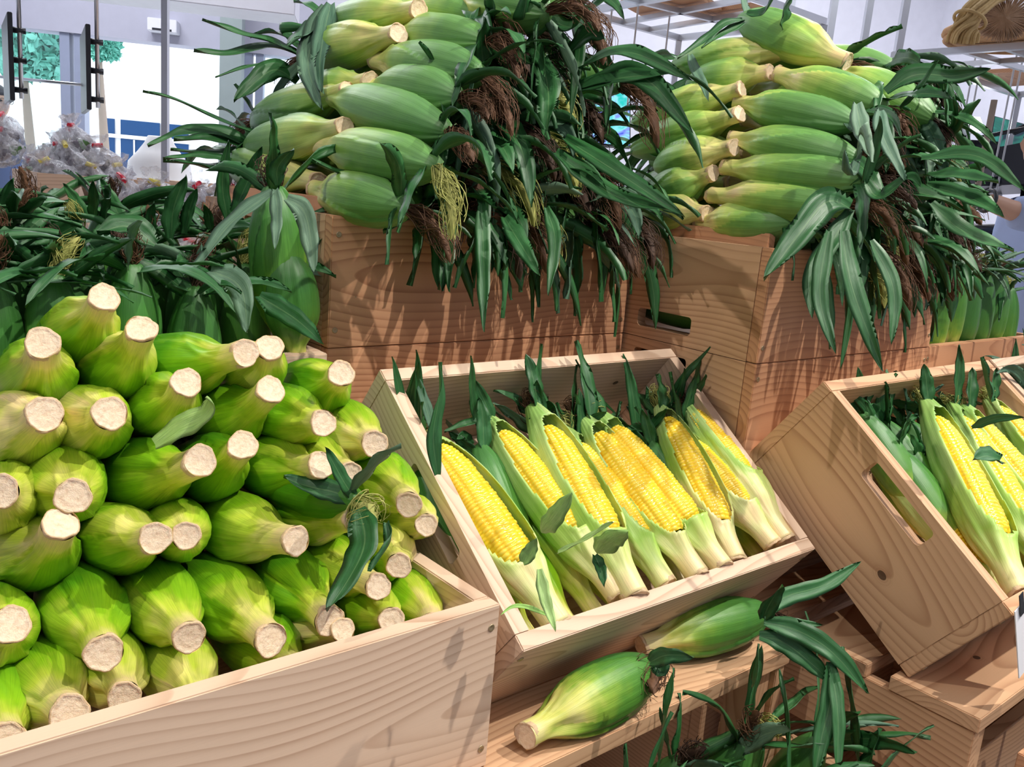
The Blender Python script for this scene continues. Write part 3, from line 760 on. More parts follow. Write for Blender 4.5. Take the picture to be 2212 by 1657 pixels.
# ------------------------------------------------------------------ peeled corn in the right crate
RI = [
 ((2203,1284),(1998,868),.031,-.1,1.05,(.24,.88),'nearest the hand hole, deep green husk on its left',.012),
 ((2285,1262),(2054,875),.028,.1,1.15,(.20,.90),'second, with pale silk tip',.020),
 ((2330,1200),(2080,880),.028,0,1.15,(.2,.90),'third, crossed by a dark leaf',.012),
 ((2345,1120),(2132,862),.028,0,1.1,(.2,.90),'fourth, cut off by the photo edge',.018),
 ((2188,1300),(1890,990),.025,-.3,.9,(.22,.86),'low, seen through and beside the hand hole',.062),
]
for i, (b, tpx, R, wa, hw, cb, dsc, bel) in enumerate(RI):
    Bp = on_rim(*b, RP0, bel); T = on_rim(*tpx, RP0, bel+.008)
    cu = []
    if i == 1: cu = [(pxl((.98, .95), (2160, 995), (2130, 985), (2100, 995)), .024, 'leaf_dark', .5, .4)]
    if i == 2: cu = [(pxl((1.06, 1.0), (2100, 925), (2150, 905), (2215, 902)), .012, 'leaf_dark', .4, .4), (pxl((1.08, 1.05), (2140, 870), (2130, 830), (2118, 772)), .024, 'leaf_dark', 1.0, .4)]
    ear('peeled yellow corn in right crate, %s' % dsc, 'half peeled corn ears in the right crate', Bp, T, R, husk='husk_inner', leaves=2, silk='silk_gold', seed=300+i,
        ref=NV, window=(wa, hw, (cb[0]-.02, cb[1]+.05)), cob=cb, stalk=1.1, leaf_len=(.05, .10), leaf_bias=(0, .25, .4), droop=.3, custom=cu, collide=False, res=(64, 64), silk_len=.03)
for i, (b, tpx) in enumerate([((2230,1330),(2020,1010)), ((2290,1290),(2080,980)), ((2380,1200),(2160,900)), ((2450,1150),(2240,860))]):
    ear('green husked corn lying under the peeled ones in right crate', 'covered corn ears in the right crate', on_rim(*b, RP0, .085), on_rim(*tpx, RP0, .095), .027, husk='husk_lime', leaves=3, silk=None, seed=320+i, leaf_len=(.08, .15), leaf_bias=(0, .1, .7), droop=.35, collide=False, res=(40, 44))
for i, (x, y) in enumerate([(1850,880), (1900,900), (1950,900), (1925,960), (1985,990), (1885,945)]):
    T = on_rim(x, y+10, RP0, .05+.012*(i % 3)); Bp = T - YV*.18 - NV*.02
    D = (T-CAM)@FW
    cu = {0: [(pxl((D, D-.02), (1850, 880), (1830, 850), (1812, 832)), .014, 'leaf_dark', .5, .4)], 1: [(pxl((D, D-.02), (1905, 900), (1900, 850), (1935, 805)), .02, 'leaf_dark', .5, .4)],
          2: [(pxl((D, D-.02), (1985, 885), (1970, 850), (1930, 802)), .022, 'leaf_dark', .5, .4), (pxl((D, D-.02), (1975, 890), (1995, 850), (2000, 795)), .018, 'leaf_dark', .5, .4)]}.get(i, [])
    ear('dark leafed corn ear behind the left end of right crate, %s one in' % ORD[i+1], 'dark corn ears in the right crate', Bp, T, .026, husk='husk_deep', leaves=6, silk=None, seed=330+i, leaf_len=(.05, .11), leaf_bias=(-.1, .1, .4), droop=.9, collide=False, leaf_spread=1.2, custom=cu)
for i in range(6):
    T = V(1.65+.072*i, .55+.012*(i % 2), Zr(-.26)); Bp = T-YV*.21-NV*.02
    ear('dark leafed corn ear in the crate at the right edge, %s from left' % ORD[i+1], 'corn ears in the rightmost tilted crate', Bp, T, .027, husk='husk_deep', leaves=6, silk=None, seed=345+i, leaf_len=(.08, .14), leaf_bias=(-.2, 0, .6), droop=.7, collide=False, leafmat='leaf_grey')

# ------------------------------------------------------------------ two loose ears on the shelf
L1B = onZ(1137, 1588, -.527); L1T = onZ(1412, 1438, -.515)
ear('loose dark green corn ear on the shelf edge with brown silk hanging down', 'loose corn ears on the shelf', L1B, L1T, .033, husk='husk_deep', leaves=0, silk='silk_brown', seed=402, res=(70, 80), tone_shift=.09, stalk=1.1, silk_len=.075, core=.012, collide=False,
    silk_dir=nrm(atd(1462, 1490, .83)-L1T), custom=[(pxl((.865, .84), (1405, 1430), (1440, 1415), (1500, 1418)), .018, 'leaf_dark', .3, .4), (pxl((.865, .86), (1408, 1435), (1428, 1440), (1420, 1462)), .020, 'leaf_deep' if 'leaf_deep' in M else 'leaf_dark', .3, .4)], swell=1)
L2B = onZ(1385, 1395, -.52); L2T = onZ(1652, 1322, -.508)
ear('loose corn ear with yellow streak behind the other on the shelf, leaves trailing right', 'loose corn ears on the shelf', L2B, L2T, .032, husk='husk_deep', leaves=0, silk='silk_dark', seed=405, res=(70, 80), stalk=1.3, silk_len=.07, tone_shift=-.08, collide=False,
    silk_dir=nrm(V(1, -.2, -.2)),
    custom=[(pxl((1.02, 1.06), (1655, 1330), (1690, 1290), (1780, 1265), (1858, 1214)), .022, 'leaf_dark', .3, .4), (pxl((1.02, .99), (1648, 1335), (1665, 1300), (1690, 1262)), .020, 'leaf_dark', .3, .4),
            (pxl((1.02, .99), (1650, 1345), (1720, 1360), (1800, 1410), (1872, 1498)), .026, 'leaf_dark', .3, .5), (pxl((1.02, 1.0), (1640, 1375), (1690, 1385), (1760, 1440), (1800, 1480)), .026, 'leaf_dark', .3, .4),
            (pxl((1.0, .96), (1790, 1430), (1795, 1510), (1775, 1590), (1760, 1680)), .024, 'leaf_dark', .4, .4), (pxl((1.0, .95), (1795, 1440), (1810, 1540), (1808, 1680)), .016, 'leaf_dark', .2, .4),
            (pxl((1.02, 1.04), (1655, 1345), (1700, 1345), (1775, 1350)), .012, 'leaf_dark', .3, .4)])

# ------------------------------------------------------------------ heap on the left stack
GA = 'husked corn ears heaped on the left stack'
def px_ear(b, t, X, R, label, group, seed, **kw):
    Xb, Xt = X if isinstance(X, tuple) else (X, X)
    return ear(label, group, onX(*b, Xb), onX(*t, Xt), R, seed=seed, **kw)
AB = [  # ears seen side-on; back ones have the tip to the left, front ones the butt to the left
 ((688,393),(500,352),.560,'with yellow neck just above the left rim',0), ((744,274),(540,318),.565,'second up from the left rim, tip to the left',1), ((752,196),(553,268),.600,'third up at left, showing only its stub',0),
 ((800,176),(640,225),.625,'fourth up at left, partly under wilted leaves',0), ((860,72),(655,125),.655,'near the top left, cut stalk toward right',0), ((904,20),(705,62),.69,'topmost left with beige cut stalk',0),
 ((680,410),(878,448),.550,'lowest front one lying along the front rim',0), ((690,312),(942,362),.565,'second front layer with yellow butt to the left',0), ((704,206),(965,285),.60,'third front layer, butt raised to the left',0),
 ((800,188),(992,212),.635,'fourth front layer, short, under a dark leaf',0), ((812,130),(1040,160),.665,'fifth front layer with rounded shoulder',0), ((850,78),(1048,92),.70,'sixth front layer, wrinkled husk',0), ((1000,0),(1180,28),.76,'on top of the heap at the photo edge',0)]
ACU = {
 0: [((1.30,1.22), [(505,355),(450,365),(420,355),(352,350)], .020), ((1.30,1.24), [(503,350),(440,338),(352,345)], .018)],
 1: [((1.33,1.22), [(590,295),(540,285),(450,250),(380,215),(308,199)], .015), ((1.33,1.26), [(545,318),(480,285),(400,285),(320,318)], .024), ((1.33,1.25), [(545,320),(460,302),(375,305)], .028), ((1.33,1.25), [(540,325),(450,332),(368,325)], .018)],
 2: [((1.36,1.30), [(558,262),(535,225),(505,182)], .018), ((1.36,1.30), [(560,265),(540,300),(510,322)], .014)],
 3: [((1.38,1.30), [(640,180),(600,148),(560,170),(505,222)], .034), ((1.38,1.30), [(640,150),(560,140),(465,168)], .012)],
 4: [((1.40,1.30), [(650,125),(600,95),(520,75),(436,44)], .024), ((1.40,1.30), [(650,120),(580,100),(500,120),(418,112)], .026), ((1.40,1.33), [(650,110),(620,75),(600,60),(680,60)], .018)],
 5: [((1.30,1.16), [(705,15),(675,90),(665,150),(700,240)], .034), ((1.30,1.16), [(715,10),(700,70),(690,150),(702,205)], .030), ((1.30,1.2), [(700,40),(650,80),(622,100)], .026)],
 6: [((1.12,1.06), [(880,450),(760,450),(683,535)], .022), ((1.12,1.08), [(880,445),(770,440),(655,472)], .018), ((1.12,1.04), [(885,440),(780,395),(672,350)], .022)],
 7: [((1.12,1.02), [(940,365),(935,430),(880,475),(828,505)], .022), ((1.12,1.04), [(938,360),(905,290),(886,212)], .018), ((1.12,1.05), [(945,365),(1010,320),(1100,305)], .030), ((1.13,1.06), [(942,365),(965,330),(955,260)], .014)],
 8: [((1.12,1.06), [(968,285),(965,230),(965,180)], .018), ((1.12,1.06), [(968,290),(1040,300),(1100,320)], .03)],
 9: [((1.13,1.05), [(990,205),(945,150),(904,92)], .022)],
 10: [((1.10,1.05), [(1045,155),(1040,90),(1045,35)], .024)],
 11: [((1.15,1.08), [(1050,90),(1065,30),(1060,-30)], .028), ((1.15,1.08), [(1050,95),(1100,110),(1150,140)], .03)],
}
for i, (b, t, X, dsc, _) in enumerate(AB):
    cu = [(pxl(D, *pp), w, 'leaf_grey' if i == 5 else 'leaf_dark', .5, .35) for D, pp, w in ACU.get(i, [])]
    px_ear(b, t, X, .031, 'corn of the left stack heap, %s' % dsc, GA, 500+i, leaves=3 if i > 5 else 2, silk='silk_gold' if i == 7 else ('silk_brown' if i not in (0, 3) else 'silk_dark'), husk='husk_green',
           leaf_len=(.08, .15), custom=cu, silk_len=.085, droop=1.1, res=(64, 72), stalk=1.1, tone_shift=.07)
def heap(tagname, group, X0, Xs, layers, Yf, zb, dz, colX, seed, tilt=0):
    rng = random.Random(seed); n = 0
    for l in range(layers):
        a = colX(l)[0]; b = colX(l)[1]
        cols = max(1, int((b-a)/.062)+1)
        for c in range(cols):
            x = a + c*.062 + rng.uniform(-.006, .006)
            if x > b+.01: break
            z = zb + l*dz + rng.uniform(-.005, .005)
            yT = Yf - .02 + rng.uniform(-.02, .035) + l*.010
            Bp = V(x+rng.uniform(-.01, .01), yT+.20, Zr(z+.012)); T = V(x+rng.uniform(-.008, .012), yT, Zr(z-.012+rng.uniform(-.01, .01)))
            n += 1
            ear('dark leafed corn tip %s, %s layer up, %s from left' % (tagname, ORD[l+1], ORD[c+1]), group, Bp, T, .029, husk='husk_green',
                leaves=rng.choice([6, 7, 8]), silk=rng.choice(['silk_brown', 'silk_dark', 'silk_brown', 'silk_dark', 'silk_gold']), seed=seed*50+n, leaf_len=(.08, .175), leaf_w=(.014, .030), leaf_spread=1.0, leaf_bias=(.14, -.12, .05), droop=1.25,
                silk_len=.10, res=(36, 40), core=.010)
heap('over the left stack front', GA, 0, 0, 6, .945, -.018, .053, lambda l: (.625+.028*l, 1.005-.030*l), 600)
BL = [
 ((1506,481),(1712,482),1.085,'lowest on the front rim, short visible butt',0), ((1537,422),(1830,446),1.09,'second layer front, half green half pale',0), ((1564,360),(1872,392),1.10,'third layer front with yellow tapered butt',0),
 ((1580,300),(1850,345),1.115,'fourth layer front with hollow yellow butt',0), ((1592,222),(1846,268),1.14,'fifth layer front, broad green',0), ((1680,160),(1912,236),1.17,'sixth layer front, largest below the top one',0), ((1800,150),(2015,258),1.235,'behind the sixth layer, sloping down right',0),
 ((1830,134),(1600,42),1.20,'topmost, pale, with its cut stalk to the right',1),
 ((1526,461),(1395,452),1.075,'lowest left with pale yellow stalk',1), ((1540,374),(1405,425),1.085,'second left with blackened stalk spot',1), ((1585,318),(1420,358),1.095,'third left, yellow green',1), ((1597,246),(1370,325),1.11,'fourth left with raised stalk',1),
 ((1601,193),(1372,268),1.135,'fifth left with pale square cut stalk',1), ((1664,157),(1490,182),1.165,'sixth left with wide beige cut stalk',1), ((1706,110),(1458,142),1.19,'near the top with orange rimmed stalk',1)]
BCU = {
 7: [((1.28,1.2), [(1605,45),(1570,50),(1520,90),(1463,128)], .018), ((1.28,1.2), [(1610,48),(1560,75),(1515,105)], .014), ((1.28,1.24), [(1612,30),(1650,28),(1675,-10)], .016), ((1.3,1.26), [(1690,60),(1692,20),(1712,-25)], .030)],
 14: [((1.3,1.2), [(1490,120),(1500,150),(1520,185),(1531,220)], .016)],
 5: [((1.18,1.12), [(1915,200),(1975,160),(2060,165),(2140,146)], .028), ((1.18,1.12), [(1945,235),(1985,195),(2028,130)], .012), ((1.18,1.15), [(1915,235),(1930,300),(1930,330)], .014)],
 6: [((1.2,1.14), [(2045,290),(2040,220),(2038,172)], .020), ((1.2,1.14), [(2050,290),(2075,250),(2114,214)], .022), ((1.2,1.14), [(2052,285),(2062,250),(2058,210)], .012)],
 1: [((1.05,.98), [(1835,450),(1790,430),(1745,480),(1650,608)], .036), ((1.05,1.0), [(1835,455),(1800,520),(1750,600),(1756,690)], .024)],
 2: [((1.06,1.0), [(1870,392),(1900,430),(1965,380),(1990,405)], .02), ((1.06,1.0), [(1865,395),(1890,310),(1900,250)], .016)],
 3: [((1.08,1.0), [(1850,345),(1860,270),(1882,350)], .018), ((1.08,1.0), [(1852,348),(1830,380),(1825,325)], .014)],
 4: [((1.1,1.02), [(1850,225),(1862,290),(1885,350)], .022), ((1.1,1.02), [(1900,240),(1905,290),(1960,400)], .020)],
}
GB = 'husked corn ears heaped on the right stack'
for i, (b, t, X, dsc, _) in enumerate(BL):
    cu = [(pxl(D, *pp), w, 'leaf_grey' if i in (3, 4, 14) else 'leaf_dark', .5, .35) for D, pp, w in BCU.get(i, [])]
    px_ear(b, t, X, .030 if i != 7 else .032, 'corn of the right stack heap, %s' % dsc, GB, 800+i, leaves=3 if i < 7 else 1, silk='silk_brown' if i in (1, 3, 5) else ('silk_dark' if i < 7 else None), husk='husk_green',
           leaf_len=(.08, .15), custom=cu, silk_len=.08, droop=1.1, res=(64, 72), stalk=1.0 if i < 8 else 1.25, tone_shift=-.08 if i == 7 else .04)
heap('over the right stack front', GB, 0, 0, 6, .695, -.018, .051, lambda l: (1.15+.022*l, 1.53-.026*l), 900)
HL = [  # long leaves hanging over the two fronts, carried by extra ears low on the edge
 ('left', V(.76, .915, Zr(-.02)), [((1.06,1.0), [(1040,440),(1045,560),(1047,718)], .020), ((1.08,1.02), [(965,430),(970,520),(972,632)], .020), ((1.08,1.02), [(1090,470),(1120,520),(1168,597)], .024)]),
 ('left', V(.90, .915, Zr(.03)), [((1.1,.98), [(1220,300),(1330,370),(1480,470)], .024), ((1.1,1.0), [(1200,330),(1320,420),(1450,455)], .024), ((1.1,1.04), [(1180,450),(1200,520),(1185,640)], .018)]),
 ('left', V(.94, .915, Zr(.16)), [((1.12,1.0), [(1250,190),(1380,160),(1500,290)], .030), ((1.12,1.03), [(1240,200),(1330,170),(1460,158)], .022), ((1.12,1.0), [(1250,150),(1350,110),(1500,175)], .022), ((1.12,1.05), [(1170,130),(1185,200),(1180,298)], .032), ((1.12,1.06), [(1235,110),(1275,70),(1310,85)], .026)]),
 ('left', V(.86, .92, Zr(.24)), [((1.13,1.07), [(1200,20),(1260,30),(1330,-20)], .024), ((1.13,1.07), [(1180,40),(1240,60),(1262,20)], .03), ((1.13,1.07), [(1150,10),(1130,50),(1140,-20)], .03)]),
 ('right', V(1.20, .665, Zr(-.03)), [((1.0,.96), [(1820,500),(1840,620),(1908,802)], .024), ((1.0,.96), [(1790,500),(1770,640),(1806,766)], .020), ((1.01,.98), [(1880,520),(1930,620),(1925,745)], .018)]),
 ('right', V(1.42, .665, Zr(.04)), [((1.1,1.0), [(1990,345),(2110,335),(2215,415)], .020), ((1.1,1.0), [(2000,380),(2070,380),(2158,396)], .024), ((1.1,1.0), [(2000,400),(2100,430),(2170,470)], .024), ((1.1,1.02), [(2010,440),(2080,500),(2190,545)], .024)]),
]
for i, (side, T, lv) in enumerate(HL):
    ear('corn with longest leaves hanging over the %s stack, %s of four' % (side, ['lower', 'middle', 'upper right', 'topmost', 'lower', 'right'][i]) if side == 'left' else 'corn ear with the longest leaves over the right stack, %s' % ['', '', '', '', 'near its left corner', 'at its right end'][i],
        GA if side == 'left' else GB, T+V(0, .2, .03), T, .028, husk='husk_green', leaves=3, silk='silk_brown', seed=1100+i, leaf_len=(.1, .2), droop=1.2, silk_len=.11, core=.011, res=(36, 40),
        custom=[(pxl(D, *pp), w, 'leaf_dark', .5, .35) for D, pp, w in lv])

# ------------------------------------------------------------------ upright corn
rng = random.Random(33)
k = 0
UPL = [(1.0, [(0,515),(14,445),(31,383)], .020), (1.08, [(203,475),(206,430),(202,388)], .016), (1.1, [(272,495),(240,432),(214,385)], .018), (1.08, [(332,515),(324,470),(333,434)], .014), (1.08, [(370,515),(375,450),(402,376)], .022),
       (1.1, [(400,505),(410,450),(427,404)], .016), (1.08, [(492,475),(480,395),(493,302)], .016), (1.06, [(505,460),(538,385),(567,314)], .020), (1.0, [(50,552),(118,512),(182,478)], .030), (1.0, [(335,528),(275,488),(210,505)], .028),
       (1.0, [(205,620),(150,600),(60,622)], .014), (.98, [(450,640),(330,600),(200,620)], .014), (1.0, [(345,560),(300,650),(240,700)], .022), (1.1, [(185,470),(160,430),(135,395)], .014), (1.1, [(225,480),(232,440),(240,425)], .014),
       (1.02, [(480,520),(400,560),(330,600)], .020), (1.02, [(150,560),(100,590),(20,560)], .02), (1.1, [(455,495),(450,460),(440,440)], .012)]
UPU = [None]*len(UPL)
for r, (y, zt) in enumerate([(.965, -.085), (1.03, -.07), (1.10, -.05), (1.17, -.04)]):
    for c in range(7):
        x = .015+.067*c+(.03 if r % 2 else 0)+rng.uniform(-.006, .006)
        if x > .475: continue
        k += 1
        T = V(x+rng.uniform(-.012, .012), y+rng.uniform(-.008, .008), Zr(zt-.03+rng.uniform(-.02, .012))); Bp = V(x, y, T[2]-.205)
        kw = dict(silk_len=.042, core=.006)
        if r == 0 and c == 6: continue
        cu = []
        for qi, (D, pp, w) in enumerate(UPL):
            g0 = onY(*pp[0], y)
            if UPU[qi] is None and abs(g0[0]-x) < .034 and abs(float((V(x, y, T[2])-CAM)@FW)-D) < .09:
                UPU[qi] = 1; Dt = float((T-CAM)@FW); cu.append((pxl((Dt, Dt-.03), *pp), w, 'leaf_dark', .5, .4))
        kw['custom'] = cu
        ear('upright corn in the left rear crate, %s row from front, %s from left' % (ORD[r+1], ORD[c+1]), 'upright corn ears in the left rear crate', Bp, T, .029, husk='husk_deep', leaves=7, seed=1200+k, tone_shift=.12,  # deeper husk tone stands in for shade below the leaf layer
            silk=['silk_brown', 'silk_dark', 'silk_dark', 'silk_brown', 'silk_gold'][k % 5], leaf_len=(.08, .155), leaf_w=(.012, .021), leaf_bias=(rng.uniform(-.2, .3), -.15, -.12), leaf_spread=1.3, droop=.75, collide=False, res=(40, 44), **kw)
T = onY(590, 405, .965); Bp = onY(622, 770, .965)
ear('tall upright corn ear with overlapping husks beside the left stack corner', 'upright corn ears in the left rear crate', Bp, T, .032, husk='husk_deep', leaves=3, silk='silk_dark', seed=1290, leaf_len=(.1, .16), droop=.8, collide=False, res=(64, 72), tone_shift=.03, silk_len=.04, core=.009,
    custom=[(pxl((.97, .93), (590, 415), (500, 480), (440, 560), (400, 600)), .022, 'leaf_grey', .4, .3), (pxl((.97, .93), (595, 410), (600, 470), (595, 540)), .016, 'leaf_grey', .4, .3), (pxl((.97, .95), (620, 430), (660, 460), (680, 590)), .024, 'leaf_grey', .4, .3),
            (pxl((.97, .95), (600, 400), (600, 360), (635, 320)), .018, 'leaf_dark', .4, .3)])
ear('upright corn ear with a pale green tip layer in front of the tallest one', 'upright corn ears in the left rear crate', onY(640, 770, .945), onY(622, 548, .945), .030, husk='husk_deep', leaves=0, silk=None, seed=1293, res=(56, 60), tone_shift=.02, custom=[
    (pxl((.93, .88), (560, 640), (640, 690), (700, 745)), .024, 'leaf_dark', .4, .3), (pxl((.93, .90), (455, 585), (520, 620), (535, 720)), .030, 'leaf_grey', .4, .3)])
for k in range(14):
    r, c = divmod(k, 7)
    x = 1.60+.066*c+(.03 if r else 0); y = .745+.07*r
    T = V(x, y, Zr(-.09+rng.uniform(-.02, .02)+.02*r)); Bp = V(x, y, T[2]-.2)
    ear('upright corn ear at the far right, row %s, %s from left' % (ORD[r+1], ORD[c+1]), 'upright corn ears in the far right crate', Bp, T, .028, husk='husk_deep', leaves=6, seed=1400+k, silk='silk_gold' if k % 3 == 0 else 'silk_brown', tone_shift=.02,
        leaf_len=(.08, .17), leaf_w=(.011, .02), droop=.8, collide=False, res=(36, 40), leaf_spread=1.1, silk_len=.04, leafmat='leaf_grey' if k % 2 else 'leaf_dark')
# ears below the middle shelf and at the lower right
k = 0
for (x, y, tl) in [(.60,.44,.5), (.67,.47,.3), (.74,.50,.4), (.80,.46,.6), (.87,.49,.2), (.93,.44,.5), (.64,.36,.3), (.78,.38,.3), (.90,.36,.4), (.54,.40,.2), (.70,.30,.2)]:
    k += 1
    T = V(x, y+.015, Zr(-.60+.02*math.sin(k*2))); Bp = T+V(-.10*tl+.03, .06, -.175)
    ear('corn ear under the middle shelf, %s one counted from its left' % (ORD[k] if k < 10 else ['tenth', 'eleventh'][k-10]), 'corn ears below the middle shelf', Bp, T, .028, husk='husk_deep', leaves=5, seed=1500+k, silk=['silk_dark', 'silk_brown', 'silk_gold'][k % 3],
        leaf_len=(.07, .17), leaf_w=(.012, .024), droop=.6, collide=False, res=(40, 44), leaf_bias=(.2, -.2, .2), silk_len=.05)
for k in range(10):
    r, c = divmod(k, 5)
    T = V(1.22+.085*c, .275-.10*r, Zr(-.60+rng.uniform(-.02, .02))); Bp = T+V(.02, .03, -.19)
    ear('corn ear in the lower right crate, row %s, %s from left' % (ORD[r+1], ORD[c+1]), 'corn ears in the lower right crate', Bp, T, .028, husk='husk_deep', leaves=6, seed=1560+k, silk=['silk_dark', 'silk_gold'][k % 2],
        leaf_len=(.06, .13), leaf_w=(.012, .024), droop=.8, collide=False, res=(40, 44), silk_len=.05)

for i in range(3):
    for j, (xx, yy, sd_) in enumerate([(B0[0]+.055, B0[1]+.03, 'right'), (A0[0]+.055, A0[1]+.03, 'left')]):
        z = B0[2]+.045+.05*i
        ear('corn inside the upper crate of the %s stack, %s layer up' % (sd_, ORD[i+1]), 'corn inside the stacked crates', V(xx, yy+.005, z), V(xx, yy+.27, z), .026, husk='husk_deep', leaves=0, silk=None, seed=2000+i, res=(24, 24), tone_shift=.2)  # husk tone darkened to stand in for the dark behind the hand hole

for (gname, side, Xc, yb, seed0) in ((GA, 'left', .62, 1.105, 2100), (GB, 'right', 1.15, .875, 2200)):
    for l in range(6):
        for c in range(2):
            x = Xc+.028*l+.064*c; z = -.02+.052*l
            ear('corn in the rear half of the %s heap, %s layer up, %s column inward' % (side, ORD[l+1], ORD[c+1]), gname, V(x, yb+.01*(l % 2), Zr(z+.01)), V(x+.005, yb+.205, Zr(z-.008)), .030, husk='husk_green', leaves=3, silk=None,
                seed=seed0+l*3+c, res=(36, 40), leaf_len=(.08, .16), droop=1.0, tone_shift=.1)

# ------------------------------------------------------------------ room shell (its far wall is turned 30 degrees against the crates)
U = V(.8660254, -.5, 0); NN = V(.5, .8660254, 0)
ROOM = Matrix(((U[0], NN[0], 0, 0), (U[1], NN[1], 0, 0), (0, 0, 1, 0), (0, 0, 0, 1)))
def onN(x, y, n): return hit(x, y, NN*n, NN)
def uz(x, y, n):
    p = onN(x, y, n); return float(p@U), float(p[2])
def rbox(name, u0, u1, n0, n1, z0, z1, m, parent=None, bv=.0, smooth=False):
    v, f = bev_box(u0, u1, n0, n1, z0, z1, bv=bv)
    o = mesh_obj(name, v, f, m, parent, smooth=False)
    if parent is None: o.matrix_world = ROOM
    return o
def struct(o): o['kind'] = 'structure'; return o
UL, UR, NB, NF, HZ = -4.0, 4.32, 6.5, -3.2, 3.6
ZH = 2.07
struct(rbox('floor', UL, UR, NF, NB+.2, -.05, 0, M['floor']))
struct(rbox('ceiling', UL, UR, NF, NB+.2, HZ, HZ+.1, M['duct']))
struct(rbox('wall_right', UR, UR+.15, NF, NB+.2, 0, HZ, M['white_wall']))
struct(rbox('wall_left', UL-.15, UL, NF, NB+.2, 0, HZ, M['white_wall']))
struct(rbox('wall_near', UL, UR, NF-.15, NF, 0, HZ, M['white_wall']))
uq = uz(700, 200, NB)[0]
struct(rbox('wall_back', uq, UR, NB, NB+.2, 0, HZ, M['white_wall']))
struct(rbox('wall_header', UL, uq-.0005, NB, NB+.2, ZH, HZ, M['grey_wall']))
def glass():
    m, nt, b = mat('clear_window_glass'); out = nt.nodes['Material Output']
    t = N(nt, 'ShaderNodeBsdfTransparent'); g = N(nt, 'ShaderNodeBsdfGlossy'); g.inputs['Roughness'].default_value = .02
    t.inputs[0].default_value = (.93, .97, .97, 1)
    mx = N(nt, 'ShaderNodeMixShader'); mx.inputs[0].default_value = .06
    nt.links.new(t.outputs[0], mx.inputs[1]); nt.links.new(g.outputs[0], mx.inputs[2]); nt.links.new(mx.outputs[0], out.inputs[0])
    return m
M['glass'] = glass()
M['frame'] = plain('grey_window_frame', (.33, .37, .50), .5)
cuts = [uz(x, 250, NB)[0] for x in (130, 151, 161, 181, 200, 474, 524, 541, 549, 566, 625)]
for k, (a, b) in enumerate([(UL, cuts[0]), (cuts[5]+.0, cuts[6]), (cuts[9], uq-.001)]):
    o = struct(rbox('window_%d' % (k+1), a, b, NB+.08, NB+.092, .02, ZH-.001, M['glass']))
for k, (a, b) in enumerate([(cuts[0], cuts[1]), (cuts[2], cuts[3]), (cuts[6], cuts[7]), (cuts[8], cuts[9])]):
    struct(rbox('trim_%d' % (k+1), a, b, NB+.02, NB+.13, .001, ZH-.001, M['frame']))
c0, _ = uz(474, 150, 6.2); c1, _ = uz(521, 150, 6.2)
tag(rbox('steel_column', c0, c1, 6.2, 6.36, .001, HZ-.001, M['grey_col']), 'grey green square column at the glass entrance', 'column')
tag(rbox('ceiling_duct', UL+.01, uz(637, 30, 5)[0], 5.0, 5.34, 2.10, 2.44, M['duct'], bv=.004), 'long white rectangular duct hanging in front of the header wall', 'duct')
a, za = uz(327, 68, NB); b, zb = uz(389, 50, NB)
r = empty('air_curtain', onN(358, 58, NB-.1), 'small white slotted air unit on the wall above the entrance', 'air unit')
rl = np.array(r.location)
def relb(name, a, b, n0, n1, z0, z1, m, root, bv=.003):
    v, f = bev_box(a, b, n0, n1, z0, z1, bv=bv); v = np.asarray(v)
    w = v[:, :1]*U + v[:, 1:2]*NN + v[:, 2:3]*V(0, 0, 1)
    return mesh_obj(name, w-np.array(root.location), f, m, root, smooth=False)
relb('housing', a, b, NB-.12, NB-.001, ZH+.055, ZH+.135, M['duct'], r); relb('air_slot', a+.03, b-.03, NB-.122, NB-.1205, ZH+.06, ZH+.073, M['void'], r, 0)

# outdoors
struct(rbox('ground', -30, 30, NB+.2, 40, -.05, 0, M['outside']))
bld = empty('street_building', onN(300, 300, 16), 'white building across the street with dark blue window band', 'building')
M['facade'] = plain('white_facade', (.93, .93, .95), .9); M['blue_glass'] = plain('dark_blue_shopfront_glass', (.015, .06, .17), .3)
M['blue_glass'].node_tree.nodes['Principled BSDF'].inputs['Specular IOR Level'].default_value = .2
ub0 = uz(60, 255, 16)[0]; ub1 = uz(470, 255, 16)[0]
relb('facade', -12, 3.5, 16.0, 18, 0, 7, M['facade'], bld)
z1 = uz(300, 262, 16)[1]; 
for k, (xa, xb) in enumerate([(230, 249), (262, 346), (350, 408)]):
    relb('shop_window', uz(xa, 300, 16)[0], uz(xb, 300, 16)[0], 15.96, 15.995, .05, z1, M['blue_glass'], bld, 0)
relb('window_bar', ub0, ub1, 15.93, 15.955, z1-.30, z1-.24, M['facade'], bld, 0)
for xx in (290, 330, 372): relb('window_bar', uz(xx, 300, 16)[0], uz(xx+3, 300, 16)[0], 15.93, 15.955, .05, z1-.31, M['facade'], bld, 0)
def tree_mat():
    m, nt, b = mat('bright_teal_foliage'); nz = noise(nt, N(nt, 'ShaderNodeTexCoord').outputs['Object'], 2.5, 3)
    c = mixc(nt, nz.outputs[0], (.05, .34, .26), (.30, .72, .60)); nt.links.new(c, b.inputs['Base Color']); b.inputs['Roughness'].default_value = .7
    return m
M['foliage'] = tree_mat()
M['bark'] = plain('pale_bark', (.30, .24, .20), .9)
